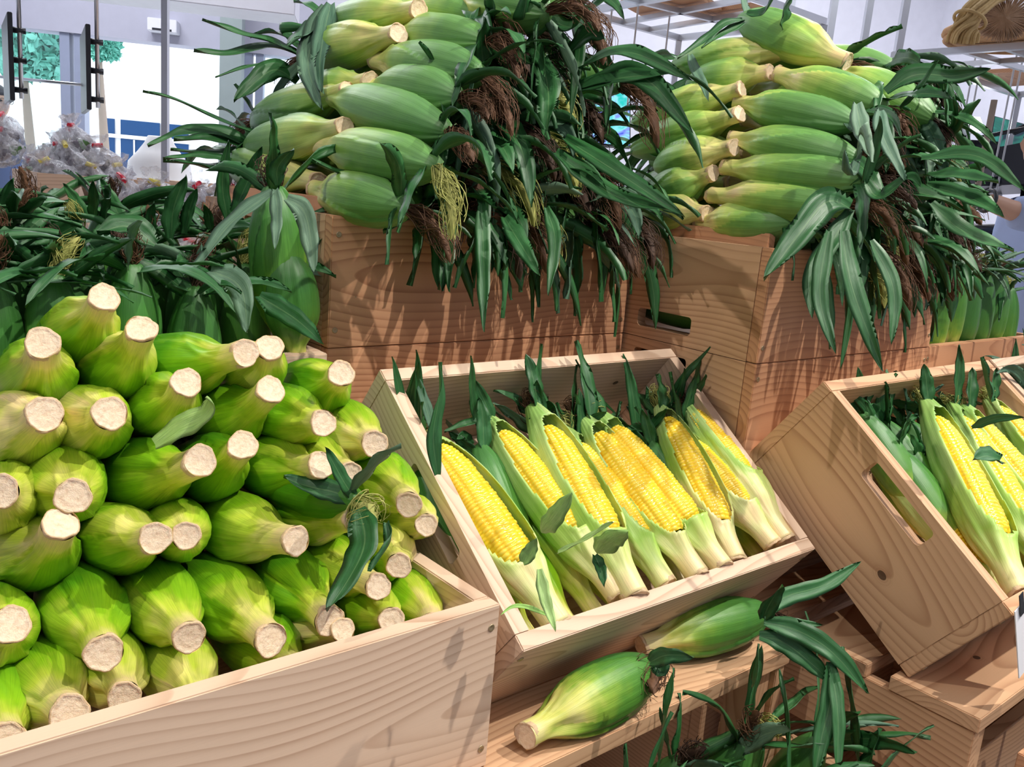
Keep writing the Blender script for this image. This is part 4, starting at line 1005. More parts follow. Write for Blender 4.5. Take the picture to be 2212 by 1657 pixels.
def tree(px, top, bot, nd, label, w):
    base = onN(px, bot, nd); base[2] = 0
    r = empty('street_tree', base, label, 'tree'); rng = np.random.RandomState(5+px)
    ct = onN(px, (top+bot)/2, nd); hh = (onN(px, top, nd)-onN(px, bot, nd))[2]/2
    n = 2600
    q = rng.normal(size=(n, 3)); q /= np.linalg.norm(q, axis=1)[:, None]; q *= (rng.uniform(.2, 1, n)**.5)[:, None]*(1+.25*np.sin(q[:, :1]*7)*np.cos(q[:, 2:]*5))
    c = (ct-base) + U*(q[:, :1]*w) + NN*(q[:, 1:2]*w*.7) + V(0, 0, 1)*(q[:, 2:]*hh)
    a = rng.normal(size=(n, 3)); a /= np.linalg.norm(a, axis=1)[:, None]; b = np.cross(a, rng.normal(size=(n, 3))); b /= np.linalg.norm(b, axis=1)[:, None]
    s = rng.uniform(.05, .11, n)[:, None]
    v = np.stack([c-a*s, c+b*s*.5, c+a*s, c-b*s*.5], 1).reshape(-1, 3)
    f = np.arange(4*n).reshape(-1, 4)
    mesh_obj('foliage', v, f, M['foliage'], r, smooth=False)
    t, ff = tube_geo([V(0, 0, 0), V(.05, 0, ct[2]*.5), V(0, .05, ct[2])], [.07, .06, .03], 10); mesh_obj('trunk', t, ff, M['bark'], r)
tree(52, 40, 168, 11.5, 'leafy tree seen through the left window', .62)
tree(215, 62, 125, 12.5, 'smaller pale tree edge seen in the entrance opening', .22)

# poles, hung panels
def cyl(name, p, q, r, m, parent=None, k=12, rel=None):
    v, f = tube_geo(np.array([p, (np.array(p)+np.array(q))/2, q]), r, k); f = f.tolist()
    f.append(list(range(k))[::-1]); f.append([2*k+i for i in range(k)])
    o = mesh_obj(name, v-(rel if rel is not None else 0), f, m, parent); return o
def bar(name, p, q, w, m, root, up=(0, 0, 1)):
    p = np.array(p, float); q = np.array(q, float); d = nrm(q-p); a = nrm(np.cross(d, V(*up))+1e-6); b = np.cross(d, a)
    v = []
    for c in (p, q):
        for s, t in ((-1, -1), (1, -1), (1, 1), (-1, 1)): v.append(c+a*s*w/2+b*t*w/2)
    f = [[0, 3, 2, 1], [4, 5, 6, 7]]+[[i, (i+1) % 4, 4+(i+1) % 4, 4+i] for i in range(4)]
    rl = np.array(root.location) if root is not None else 0
    return mesh_obj(name, np.array(v)-rl, f, m, root, smooth=False)
def post(x, y, D, w, label, cat='post', full=True, z0=.001, name='steel_post'):
    p = atd(x, y, D); o = bar(name, (p[0], p[1], z0), (p[0], p[1], HZ-.001), w, M['steel'], None, up=tuple(FW)); tag(o, label, cat); return o
post(357, 200, 2.9, .020, 'slim steel post standing in front of the bright entrance', name='steel_post')
post(1708, 30, 5.0, .03, 'steel post against the white wall, first from left'); post(1797, 40, 4.6, .034, 'shiny steel post against the white wall, second from left')
post(1869, 70, 4.2, .030, 'dark edged steel post on the white wall, third from left'); post(1948, 60, 3.9, .030, 'dark edged steel post just left of the basket shelf')
def hung_panel(x0, y0, x1, y1, D, label):
    a = atd(x0, y0, D); b = atd(x0+(x1-x0)*.5, y1, D)
    r = empty('hanging_display', a, label, 'display')
    vd = nrm((a-CAM)*V(1, 1, 0)); sd = V(vd[1], -vd[0], 0)
    h = a[2]-b[2]; c = (a+b)/2; vv, f = bev_box(-.008, .008, -.02, .42, -h/2, h/2, .002); vv = np.array(vv)
    rot = sd*math.cos(.05)+vd*math.sin(.05); fw = nrm(np.cross(V(0, 0, 1), rot))
    w = c + vv[:, :1]*rot + vv[:, 1:2]*fw*1 + vv[:, 2:]*V(0, 0, 1)
    mesh_obj('panel', w-a, f, M['void'], r, smooth=False)
    p = c+rot*.035+fw*.1
    cyl('suspension_rod', (p[0], p[1], HZ-.002), (p[0], p[1], c[2]-h*.45), .008, M['steel'], r, 10, a)
    for s in (-.35, .0, .35): cyl('clamp', c+rot*.008+fw*.1+V(0, 0, s*h), c+rot*.055+fw*.1+V(0, 0, s*h), .011, M['void'], r, 10, a)
    return r
hung_panel(22, 30, 28, 216, 3.1, 'thin black hanging display seen edge on, far left')
hung_panel(191, 56, 190, 236, 3.1, 'thin black hanging display seen edge on, beside the entrance opening')
g = cyl('guard_rail', atd(0, 166, 3.6), atd(186, 184, 3.4), .006, M['steel']); tag(g, 'thin horizontal rail between the two hanging displays', 'rail')

# suspended steel shelves
def shelf_frame(label, zr, corners, inner, drops, w=.022, rods=(), boards=()):
    P = [onZ(x, y, zr) for x, y in corners]
    r = empty('suspended_shelf', P[0], label, 'shelf')
    for i in range(len(P)): bar('frame_bar', P[i], P[(i+1) % len(P)], w, M['steel'], r)
    for (a, b) in inner: bar('cross_bar', onZ(*a, zr), onZ(*b, zr), w*.8, M['steel'], r)
    for i, h in drops: bar('upright', P[i]-V(0, 0, w/2), P[i]-V(0, 0, h), w, M['steel'], r, up=tuple(FW))
    for (x, y, a) in rods:
        p = onZ(x, y, zr); cyl('rod', (p[0], p[1], HZ-.002), (p[0], p[1], p[2]-a), .0035, M['steel'], r, 8, P[0])
    for bd in boards:
        q = [onZ(x, y, zr+.02)-P[0] for x, y in bd]; v = q+[p+V(0, 0, .015) for p in q]
        f = [[0, 1, 2, 3], [7, 6, 5, 4]]+[[i, (i+1) % 4, 4+(i+1) % 4, 4+i] for i in range(4)]
        v = np.array(v); mesh_obj('shelf_board', v, f, M['wood_red'], r, smooth=False, attrs=wood_attrs(v, 0, 1, 2, random.Random(3)))
    return r
shelf_frame('suspended steel shelf frame with brown boards above the gap between the stacks', .66, [(1262, 26), (1467, 82), (1780, 47), (1560, -30)], [((1350, -5), (1638, 66)), ((1345, 49), (1640, -8)), ((1400, 65), (1700, 15))], [(0, .34), (1, .34), (2, .30)],
            rods=[(1378, 20, .35), (1447, 30, .38), (1322, 20, .3)], boards=[[(1395, 40), (1560, 22), (1500, -8), (1340, 10)], [(1580, 60), (1700, 40), (1620, 15), (1500, 30)]])
RS = shelf_frame('suspended steel shelf carrying woven baskets, upper right', .60, [(1930, 119), (2262, 96), (2420, 168), (2200, 205)], [((2080, 109), (2330, 185)), ((2000, 145), (2300, 122)), ((2170, 102), (2400, 180))], [(0, .30), (3, .45)],
            rods=[(2100, 160, .40), (2115, 160, .42), (2190, 150, .45), (2205, 150, .45)], boards=[[(2140, 190), (2330, 176), (2290, 150), (2105, 160)]])
def straw(name, c0, c1):
    m, nt, b = mat(name); uv = N(nt, 'ShaderNodeTexCoord').outputs['Object']
    nz = noise(nt, uv, 60, 4, .7); c = mixc(nt, nz.outputs[0], c0, c1); nt.links.new(c, b.inputs['Base Color']); b.inputs['Roughness'].default_value = .8
    bump(nt, b, nz.outputs[0], .6, .003); return m
M['straw'] = straw('golden_straw', (.34, .20, .07), (.75, .55, .26)); M['wicker'] = straw('brown_wicker', (.35, .17, .07), (.75, .45, .22)); M['fibre'] = straw('pinkish_brown_fibre', (.28, .15, .08), (.62, .42, .28))
# round woven tray
tc = onZ(2185, 92, .625); r = empty('woven_tray', tc, 'round flat bamboo tray lying on the right suspended shelf', 'tray')
def torus(R, rr, z, m, name, root, n=64, k=10, flat=1):
    v = []
    for i in range(n):
        a = 2*math.pi*i/n
        for j in range(k):
            b = 2*math.pi*j/k; rad = R+rr*math.cos(b)*(1+.08*math.sin(i*2.0)); v.append((rad*math.cos(a), rad*math.sin(a), z+rr*math.sin(b)*flat))
    f = grid_faces(n, k).tolist()+[[(n-1)*k+j, (n-1)*k+(j+1) % k, (j+1) % k, j] for j in range(k)]
    return mesh_obj(name, v, f, m, root)
torus(.205, .013, .026, M['wicker'], 'rim', r); torus(.200, .011, .006, M['wicker'], 'rim', r)
v = []; n = 48
for (R, z) in ((.20, .004), (.15, -.004), (.08, -.008), (.002, -.008)):
    for i in range(n): v.append((R*math.cos(2*math.pi*i/n), R*math.sin(2*math.pi*i/n), z+.0015*(i % 2)))
f = grid_faces(4, n).tolist(); mesh_obj('woven_base', v, f, M['wicker'], r)
# straw rope bundle curving over the tray
P0 = [atd(2078, 92, 2.62), atd(2085, 62, 2.6), atd(2105, 25, 2.6), atd(2140, -5, 2.62), atd(2185, -25, 2.68)]
r = empty('straw_bundle', P0[0], 'curved golden straw broom bundle tied with cord on the tray', 'broom')
pts = []
for i in range(len(P0)-1):
    for s in np.linspace(0, 1, 8, endpoint=False): pts.append(P0[i]*(1-s)+P0[i+1]*s)
pts = smooth1(np.array(pts), 6); vs = []; fs = []; base = 0; rng = random.Random(4)
tg = np.gradient(pts, axis=0); tg /= np.linalg.norm(tg, axis=1)[:, None]; n1, n2 = frames(tg, V(.2, .3, 1))
for q in range(42):
    a = rng.uniform(0, 6.28); rr = .038*math.sqrt(rng.random()); 
    c = pts + (n1*math.cos(a)+n2*math.sin(a))*rr*np.linspace(1.15, .8, len(pts))[:, None]
    v, f = tube_geo(c, .0055, 5, base); vs.append(v); fs.append(f); base += len(v)
mesh_obj('straw_stalks', np.concatenate(vs)-P0[0], np.concatenate(fs), M['straw'], r)
k = 12; cp = pts[12]; tor = []
for i in range(24):
    a = 2*math.pi*i/24; tor.append(cp+(n1[12]*math.cos(a)+n2[12]*math.sin(a))*.046)
tor.append(tor[0]); v, f = tube_geo(np.array(tor), .005, 6); mesh_obj('binding_cord', v-P0[0], f, M['straw'], r)
# round fibre brush
fc = atd(2172, 38, 2.7); r = empty('fibre_brush', fc, 'round brown palm fibre brush with radiating bristles on the tray', 'brush')
vs = []; fs = []; base = 0; vdir = nrm(CAM-fc); a1 = nrm(np.cross(vdir, V(0, 0, 1))); a2 = np.cross(a1, vdir)
for q in range(420):
    a = rng.uniform(0, 6.28); L = .085*rng.uniform(.85, 1.05); e = rng.uniform(-.25, .6)
    d = a1*math.cos(a)*1.0+a2*math.sin(a)*.82-vdir*(.2+e*.4)
    v, f = tube_geo(np.array([vdir*.012, d*L*.5+vdir*.012*(1+e), d*L]), [.0022, .0018, .0010], 3, base); vs.append(v); fs.append(f); base += len(v)
tag(mesh_obj('bristles', np.concatenate(vs), np.concatenate(fs), M['fibre'], r), None)

# screens and filming gear
def screen_mat(name, seed, cols, es):
    m, nt, b = mat(name); g = N(nt, 'ShaderNodeTexCoord').outputs['Object']
    nz = noise(nt, mapv(nt, g, (1, 1, 1), (seed, 0, 0)), 9, 3, .5, 1.5); c = ramp(nt, cols, nz.outputs[0], 'EASE').outputs[0]
    b.inputs['Base Color'].default_value = (0, 0, 0, 1); nt.links.new(c, b.inputs['Emission Color']); b.inputs['Emission Strength'].default_value = es; return m
M['screen_leafy'] = screen_mat('dark_leafy_screen_picture', 2, [(.35, (.01, .03, .06)), (.5, (.02, .18, .15)), (.62, (.03, .30, .25)), (.72, (.12, .12, .6))], .9)
M['screen_cyan'] = screen_mat('cyan_blue_screen_picture', 5, [(.38, (.05, .08, .75)), (.46, (.25, .35, .95)), (.54, (.30, .85, .95)), (.7, (.02, .62, .58))], 1.1)
def quadbox(name, q, depth, m, root, sub=None):
    q = [np.array(p, float) for p in q]; nn = nrm(np.cross(q[1]-q[0], q[3]-q[0])); 
    if nn@FW < 0: nn = -nn
    v = q+[p+nn*depth for p in q]; f = [[0, 1, 2, 3], [7, 6, 5, 4]]+[[i, 4+i, 4+(i+1) % 4, (i+1) % 4] for i in range(4)]
    return mesh_obj(name, np.array(v)-np.array(root.location), f, m, root, smooth=False)
def rig_screen(px, D, label, sm, inset=4):
    q = [atd(x, y, D) for x, y in px]; r = empty('display_screen', q[0], label, 'screen'); quadbox('casing', q, .03, M['void'], r)
    c = sum(q)/4; q2 = [c+(p-c)*.95-FW*.002 for p in q]; quadbox('screen', q2, .0015, sm, r); return r
rig_screen([(2146, 250), (2290, 288), (2290, 350), (2136, 312)], 4.2, 'dark screen with blue and green leafy picture at the right edge', M['screen_leafy'])
rig_screen([(1278, 165), (1362, 172), (1362, 318), (1278, 312)], 3.4, 'bright cyan and blue screen glimpsed between the two heaps', M['screen_cyan'])
vl = [atd(x, y, 4.0) for x, y in ((2083, 251), (2117, 253), (2130, 286), (2096, 284))]; r = empty('video_lamp', vl[0], 'glaring white video lamp with dark housing behind the right heap', 'lamp')
M['lamp_white'] = plain('lamp_white', (.9, .9, 1), .5, emit=(.85, .92, 1), es=9)
quadbox('lit_panel', vl, .004, M['lamp_white'], r)
quadbox('housing', [atd(x, y, 4.03) for x, y in ((2055, 256), (2086, 250), (2100, 288), (2062, 300))], .05, M['void'], r)
cyl('lamp_stand', atd(2090, 290, 4.06), atd(2078, 1000, 4.06)*V(1, 1, 0)+V(0, 0, .01), .012, M['void'], r, 10, vl[0])
M['gear'] = plain('glossy_black_gear', (.012, .014, .022), .25)
cr = empty('film_camera', atd(2150, 330, 3.75), 'large black film camera with boom arm at the right edge', 'camera'); rl = np.array(cr.location)
def blob(name, c, r3, m, root, seed=0, n=20, k=24, rough=.06, R=None):
    nr_ = np.random.RandomState(seed); v = []
    ph = nr_.uniform(0, 6, 6)
    for i in range(n):
        t = math.pi*i/(n-1)
        for j in range(k):
            a = 2*math.pi*j/k; d = V(math.sin(t)*math.cos(a), math.sin(t)*math.sin(a), math.cos(t))
            s = 1+rough*(math.sin(3*d[0]*2+ph[0])+math.sin(4*d[1]*2+ph[1])+math.sin(5*d[2]*2+ph[2]))
            v.append(d*s*np.array(r3))
    v = np.array(v)
    if R is not None: v = v@np.array(R).T
    return mesh_obj(name, v+c-np.array(root.location if root is not None else (0, 0, 0)), grid_faces(n, k), m, root)
quadbox('camera_body', [atd(x, y, 3.70) for x, y in ((2155, 318), (2300, 290), (2310, 392), (2165, 400))], .22, M['gear'], cr)
quadbox('matte_box', [atd(x, y, 3.71) for x, y in ((2098, 302), (2158, 306), (2164, 352), (2104, 345))], .12, M['gear'], cr)
cyl('lens', atd(2150, 345, 3.80), atd(2085, 330, 3.75), .035, M['gear'], cr, 20, rl); cyl('boom_arm', atd(2118, 297, 3.65), atd(2290, 262, 3.65), .009, M['gear'], cr, 10, rl)
cyl('boom_arm', atd(2190, 285, 3.66), atd(2290, 245, 3.66), .014, M['gear'], cr, 10, rl)
quadbox('base_plate', [atd(x, y, 3.75) for x, y in ((2110, 382), (2300, 384), (2310, 400), (2116, 402))], .15, M['gear'], cr)
for dx in (-60, 0, 70): cyl('tripod_leg', atd(2215, 400, 3.85), atd(2215+dx*2, 1100, 3.85)*V(1, 1, 0)+V(0, 0, .01), .014, M['gear'], cr, 10, rl)
wp = cyl('wooden_pole', atd(2150, 210, 2.9), atd(2128, 292, 2.9)*V(1, 1, 1), .009, M['wood_red'])
bpy.data.objects.remove(wp)
p = atd(2148, 216, 2.85); wp = cyl('wooden_pole', p, (p[0], p[1], .001), .010, M['bark']); tag(wp, 'thin brown pole standing beside the video lamp', 'pole')

# people, built as skinned figures
M['skin'] = plain('skin', (.62, .36, .25), .5); M['shirt_blue'] = plain('light_blue_shirt', (.42, .52, .80), .8); M['navy'] = plain('navy_cloth', (.02, .03, .10), .8); M['hair'] = plain('black_hair', (.012, .012, .02), .5); M['denim'] = plain('dark_trousers', (.03, .035, .06), .8)
M['dark_shirt'] = plain('dark_blue_shirt', (.05, .08, .2), .8)
def skin(name, pts, edges, radii, m, root, rootv=0, sub=2):
    me = bpy.data.meshes.new(name); me.from_pydata([tuple(np.array(p)-np.array(root.location)) for p in pts], edges, []); me.update()
    o = bpy.data.objects.new(name, me); COL.objects.link(o); o.parent = root; me.materials.append(m)
    md = o.modifiers.new('skin', 'SKIN'); md.use_smooth_shade = True
    for i, r_ in enumerate(radii):
        rr = r_ if isinstance(r_, tuple) else (r_, r_); me.skin_vertices[0].data[i].radius = rr
    me.skin_vertices[0].data[rootv].use_root = True
    s = o.modifiers.new('smooth', 'SUBSURF'); s.levels = sub; s.render_levels = sub
    return o
def head(root, c, face, m_hair, tilt=0):
    """head with nose, ears, eyes, mouth looking along 'face'"""
    f = nrm(face); s = nrm(np.cross(f, V(0, 0, 1))); u = np.cross(s, f); Rm = np.stack([f, s, u], 1); rl = np.array(root.location)
    n, k = 26, 32; v = []
    for i in range(n):
        t = math.pi*i/(n-1)
        for j in range(k):
            a = 2*math.pi*j/k; d = V(math.sin(t)*math.cos(a), math.sin(t)*math.sin(a), math.cos(t))
            r3 = V(.095, .075, .118)*(1-.10*max(0, -d[2])*abs(d[1]))
            p = d*r3
            if d[0] > .3: p[0] += .020*math.exp(-((d[1]/.13)**2+((d[2]+.08)/.2)**2)) - .008*math.exp(-(((abs(d[1])-.38)/.16)**2+((d[2]-.14)/.12)**2)) + .004*math.exp(-((d[1]/.3)**2+((d[2]+.45)/.07)**2))
            v.append(p)
    mesh_obj('head', np.array(v)@Rm.T+c-rl, grid_faces(n, k), M['skin'], root)
    hv = []
    for i in range(14):
        t = math.pi*.56*i/13
        for j in range(k):
            a = 2*math.pi*j/k; d = V(math.sin(t)*math.cos(a), math.sin(t)*math.sin(a), math.cos(t)); low = 1.0
            p = d*V(.104, .084, .128)
            if d[0] > .2 and d[2] < .42: p = d*V(.085, .068, .11)
            hv.append(p)
    mesh_obj('hair', np.array(hv)@Rm.T+c-rl, grid_faces(14, k), m_hair, root)
    for sg in (-1, 1):
        blob('ear', c+s*sg*.077+u*(-.005), (.010, .018, .030), M['skin'], root, 3, 10, 12)
        blob('eye', c+f*.083+s*sg*.030+u*.016, (.008, .008, .006), M['void'], root, 1, 8, 10, 0)
RH_ = nrm(RT*V(1, 1, 0)); FH_ = nrm(FW*V(1, 1, 0)); ZV = V(0, 0, 1)
def hand(root, wrist, d, palm_n, curl=.5):
    """palm with four bent fingers of different length and a thumb leaving its side"""
    d = nrm(d); n_ = nrm(palm_n-d*(palm_n@d)); s = np.cross(d, n_); m = M['skin']
    blob('palm', wrist+d*.045, (.042, .040, .016), m, root, 2, 12, 16, .02, np.stack([s*1.0, d, n_], 1))
    for q, L in enumerate((.070, .078, .073, .058)):
        b0 = wrist+d*.078+s*(q-1.5)*.019; p1 = b0+d*L*.42-n_*curl*.008; p2 = p1+nrm(d-n_*curl)*L*.33; p3 = p2+nrm(d-n_*curl*1.8)*L*.28
        skin('finger', [wrist+d*.05+s*(q-1.5)*.017, b0, p1, p2, p3], [(0, 1), (1, 2), (2, 3), (3, 4)], [.009, .0095, .009, .008, .007], m, root, sub=1)
    b0 = wrist+d*.028+s*.034
    skin('thumb', [wrist+d*.02+s*.018, b0, b0+nrm(d+s*.8)*.030, b0+nrm(d+s*.8)*.030+nrm(d+s*.2-n_*.3)*.026], [(0, 1), (1, 2), (2, 3)], [.011, .011, .0105, .009], m, root, sub=1)
def human(label, g, f, h, shirt, trousers, arms, face=None):
    """standing figure: g ground point, f facing, h height, arms = two (elbow, wrist) pairs in world space or None"""
    root = empty('person', g, label, 'person'); s = nrm(np.cross(f, ZV)); k = h/1.72
    Pt = lambda a, b, z: g+f*a*k+s*b*k+ZV*z*k
    pel, wai, che, nek = Pt(0, 0, .92), Pt(.01, 0, 1.10), Pt(0, 0, 1.30), Pt(-.005, 0, 1.44)
    hc = Pt(.02, 0, 1.60)
    pts = [pel, wai, che, nek, hc-ZV*.06]; ed = [(0, 1), (1, 2), (2, 3), (3, 4)]; rad = [(.10*k, .07*k), (.085*k, .06*k), (.10*k, .065*k), .052*k, .05*k]
    tp = [pel, Pt(0, 0, 1.03)]; te = [(0, 1)]; tr = [(.152*k, .108*k), (.130*k, .094*k)]; sp = [Pt(0, 0, .87), wai, che, Pt(-.005, 0, 1.40)]; se = [(0, 1), (1, 2), (2, 3)]; sr = [(.165*k, .125*k), (.150*k, .112*k), (.160*k, .112*k), .068*k]
    for sg in (-1, 1):
        hip, kn, an, toe = Pt(0, sg*.09, .86), Pt(.015, sg*.10, .48), Pt(-.015, sg*.10, .085), Pt(.13, sg*.115, .035)
        n0 = len(pts); pts += [hip, kn, an, toe]; ed += [(0, n0), (n0, n0+1), (n0+1, n0+2), (n0+2, n0+3)]; rad += [.062*k, .045*k, .036*k, .032*k]
        n1_ = len(tp); tp += [hip, kn, an+ZV*.02]; te += [(0, n1_), (n1_, n1_+1), (n1_+1, n1_+2)]; tr += [.096*k, .072*k, .060*k]
        shd = Pt(0, sg*.17, 1.38)
        el, wr = arms[0 if sg < 0 else 1] or (Pt(-.02, sg*.23, 1.10), Pt(.08, sg*.24, .86))
        n0 = len(pts); pts += [shd, el, wr]; ed += [(2, n0), (n0, n0+1), (n0+1, n0+2)]; rad += [.042*k, .034*k, .026*k]
        n2_ = len(sp); mid = el*.75+wr*.25; sp += [shd, el, mid]; se += [(2, n2_), (n2_, n2_+1), (n2_+1, n2_+2)]; sr += [.066*k, .056*k, .050*k]
        hand(root, wr, wr-el, s*sg if arms[0 if sg < 0 else 1] is None else ZV)
        blob('shoe', Pt(.05, sg*.105, .045), (.13, .048, .042), M['void'], root, 1, 14, 18, .01, np.stack([f, s, ZV], 1))
    skin('body', pts, ed, rad, M['skin'], root)
    skin('trousers', tp, te, tr, trousers, root); skin('shirt', sp, se, sr, shirt, root)
    head(root, hc, face if face is not None else f, M['hair'])
    return root, hc, s
# man half visible at the left edge, standing far back
pc = atd(-9, 222, 6.0); fdir = nrm(RH_-FH_*.35)
r, hc, sd = human('person with short dark hair and glasses standing at the left edge', (pc-fdir*.02)*V(1, 1, 0), fdir, pc[2]/1.60*1.72, M['dark_shirt'], M['denim'], (None, None))
for sg in (-1, 1):
    c = hc+fdir*.098+sd*sg*.032+ZV*.014; ring = [c+sd*math.cos(a)*.022+ZV*math.sin(a)*.017 for a in np.linspace(0, 2*math.pi, 17)]
    v, f = tube_geo(np.array(ring), .002, 5); mesh_obj('glasses_rim', v-np.array(r.location), f, M['void'], r)
# person whose light blue sleeve reaches in from the right edge
D2 = 2.6; shd = atd(2335, 470, D2); k_ = shd[2]/1.38; fdir = -RH_
g0 = (shd+FH_*.17*k_)*V(1, 1, 0)
sdir = nrm(np.cross(fdir, ZV)); near = -1 if (sdir@FH_) > 0 else 1
arm = (atd(2205, 462, D2-.02), atd(2128, 432, D2-.05))
r, hc, sd = human('person in light blue shirt reaching an arm in from the right edge', g0, fdir, 1.72*k_, M['shirt_blue'], M['denim'], (arm, None) if near < 0 else (None, arm))
wb = arm[1]*.93+arm[0]*.07; ad = nrm(arm[1]-arm[0]); q1 = nrm(np.cross(ad, ZV)); q2 = np.cross(ad, q1)
ring = [wb+q1*math.cos(a)*.031+q2*math.sin(a)*.031 for a in np.linspace(0, 2*math.pi, 21)]; v, f = tube_geo(np.array(ring), .006, 6); mesh_obj('wristband', v-np.array(r.location), f, M['void'], r)
# person in navy beyond the chair
g0 = atd(2275, 560, 4.9)*V(1, 1, 0)
human('person in dark navy clothes standing beyond the spindle chair', g0, nrm(-RH_*.6+FH_*.5), 1.62, M['navy'], M['navy'], (None, None))
# black spindle chair on a low display platform
cb = atd(2185, 560, 3.12)*V(1, 1, 0); zb_ = .50
pl = empty('display_platform', cb, 'low pale platform carrying the black spindle chair', 'platform'); rl = np.array(pl.location)
sx = RH_; fy = FH_
def obox(name, x0, x1, y0, y1, z0, z1, m, root, bv=.004):
    vv, f = bev_box(x0, x1, y0, y1, z0, z1, bv); vv = np.array(vv)
    return mesh_obj(name, cb+vv[:, :1]*sx+vv[:, 1:2]*fy+vv[:, 2:]*ZV-np.array(root.location), f, m, root, smooth=False)
obox('platform_top', -.32, .32, -.12, .50, zb_-.03, zb_, M['duct'], pl); obox('platform_base', -.29, .29, -.09, .47, .001, zb_-.0305, M['duct'], pl)
ch = empty('spindle_chair', cb+ZV*zb_, 'black wooden spindle back chair on the low platform behind the right heap', 'chair'); rl = np.array(ch.location)
def Q(a, b, z): return cb+sx*a+fy*b+ZV*z
zt = atd(2190, 492, 3.12)[2]; zs = zb_+.43
arc = [Q(-.22+.44*i/12, -.05*math.sin(math.pi*i/12), zt-.004*abs(i-6)) for i in range(13)]
v, f = tube_geo(np.array(arc), .018, 8); mesh_obj('top_rail', v-rl, f, M['gear'], ch)
for i in range(1, 12, 2): cyl('spindle', arc[i], Q(-.19+.38*i/12, -.02*math.sin(math.pi*i/12), zs), .008, M['gear'], ch, 8, rl)
obox('seat', -.21, .21, -.04, .36, zs-.035, zs, M['gear'], ch, .01)
for a, b in ((-.17, 0), (.17, 0), (-.17, .31), (.17, .31)): cyl('leg', Q(a, b, zs-.036), Q(a*1.25, b*1.1-.01, zb_+.001), .014, M['gear'], ch, 8, rl)

# ------------------------------------------------------------------ bagged aubergines, left background
def bag_mat():
    m, nt, b = mat('crinkled_clear_plastic'); out = nt.nodes['Material Output']
    tr = N(nt, 'ShaderNodeBsdfTransparent'); gl = N(nt, 'ShaderNodeBsdfGlossy'); gl.inputs['Roughness'].default_value = .12
    df = N(nt, 'ShaderNodeBsdfDiffuse'); df.inputs[0].default_value = (.95, .95, 1, 1)
    nz = noise(nt, N(nt, 'ShaderNodeTexCoord').outputs['Object'], 22, 4, .6)
    bp = N(nt, 'ShaderNodeBump'); bp.inputs['Strength'].default_value = 1; bp.inputs['Distance'].default_value = .02; nt.links.new(nz.outputs[0], bp.inputs['Height'])
    nt.links.new(bp.outputs[0], gl.inputs['Normal']); nt.links.new(bp.outputs[0], df.inputs['Normal'])
    a = N(nt, 'ShaderNodeMixShader'); a.inputs[0].default_value = .22; nt.links.new(df.outputs[0], a.inputs[1]); nt.links.new(gl.outputs[0], a.inputs[2])
    x = N(nt, 'ShaderNodeMixShader'); fr = ramp(nt, [(.40, (.22,)*3), (.62, (.85,)*3)], nz.outputs[0]); nt.links.new(fr.outputs[0], x.inputs[0])
    nt.links.new(tr.outputs[0], x.inputs[1]); nt.links.new(a.outputs[0], x.inputs[2]); nt.links.new(x.outputs[0], out.inputs[0]); return m
M['bag'] = bag_mat(); M['aubergine'] = plain('dark_purple_aubergine', (.03, .012, .045), .15); M['calyx'] = plain('green_calyx', (.12, .28, .08), .5)
M['tape_red'] = plain('red_tape', (.85, .02, .05), .4); M['tape_yellow'] = plain('yellow_tape', (.95, .80, .15), .4)
def bag(c, up, seed, label, group, scale=1.0):
    rng = random.Random(seed); r = empty('produce_bag', c, label, 'bag', group)
    up = nrm(up); a1 = nrm(np.cross(up, V(rng.uniform(-1, 1), rng.uniform(-1, 1), .2))); a2 = np.cross(up, a1)
    n, k = 18, 26; prof = [(0, -.055), (.035, -.052), (.055, -.035), (.060, -.01), (.052, .015), (.034, .036), (.014, .052), (.010, .058), (.022, .072), (.034, .088)]
    pr_, pz = zip(*prof); ts = np.linspace(0, len(prof)-1, n); v = []
    ph = [rng.uniform(0, 6) for _ in range(4)]
    for t in ts:
        rr = np.interp(t, range(len(prof)), pr_)*scale; z = np.interp(t, range(len(prof)), pz)*scale
        for j in range(k):
            a = 2*math.pi*j/k; w = 1+.10*math.sin(5*a+ph[0]+t*2)+.10*math.sin(9*a+ph[1]-t*3)+.08*math.sin(13*a+ph[2])
            v.append(a1*math.cos(a)*rr*w*1.15+a2*math.sin(a)*rr*w*.85+up*(z+.004*math.sin(7*a+ph[3])))
    mesh_obj('plastic_film', np.array(v), grid_faces(n, k), M['bag'], r)
    for s in (-1, 1):
        cc = a1*s*.020*scale+up*(-.012)*scale; ax = nrm(a2*rng.choice([-1, 1])+up*rng.uniform(-.6, .6)+a1*rng.uniform(-.3, .3))
        Pt = [cc+ax*x*scale for x in np.linspace(-.040, .042, 12)]
        rd = np.array([.001, .012, .019, .022, .023, .022, .020, .018, .016, .014, .011, .001])*scale
        vv, f = tube_geo(np.array(Pt), rd, 14); mesh_obj('aubergine', vv, f, M['aubergine'], r)
        Pt = [cc+ax*x*scale for x in np.linspace(.026, .056, 6)]; vv, f = tube_geo(np.array(Pt), np.array([.019, .017, .012, .006, .005, .005])*scale, 8); mesh_obj('calyx', vv, f, M['calyx'], r)
    p, q = up*.055*scale-a1*.016, up*.056*scale+a1*.016
    vv, f = tube_geo(np.array([p, (p+q)/2, q]), .0075, 6); f = f.tolist()+[list(range(6)), list(range(12, 18))]
    mesh_obj('tape', vv, f, M['tape_yellow'] if seed % 3 == 1 else M['tape_red'], r)
KX = atd(80, 373, 2.66)
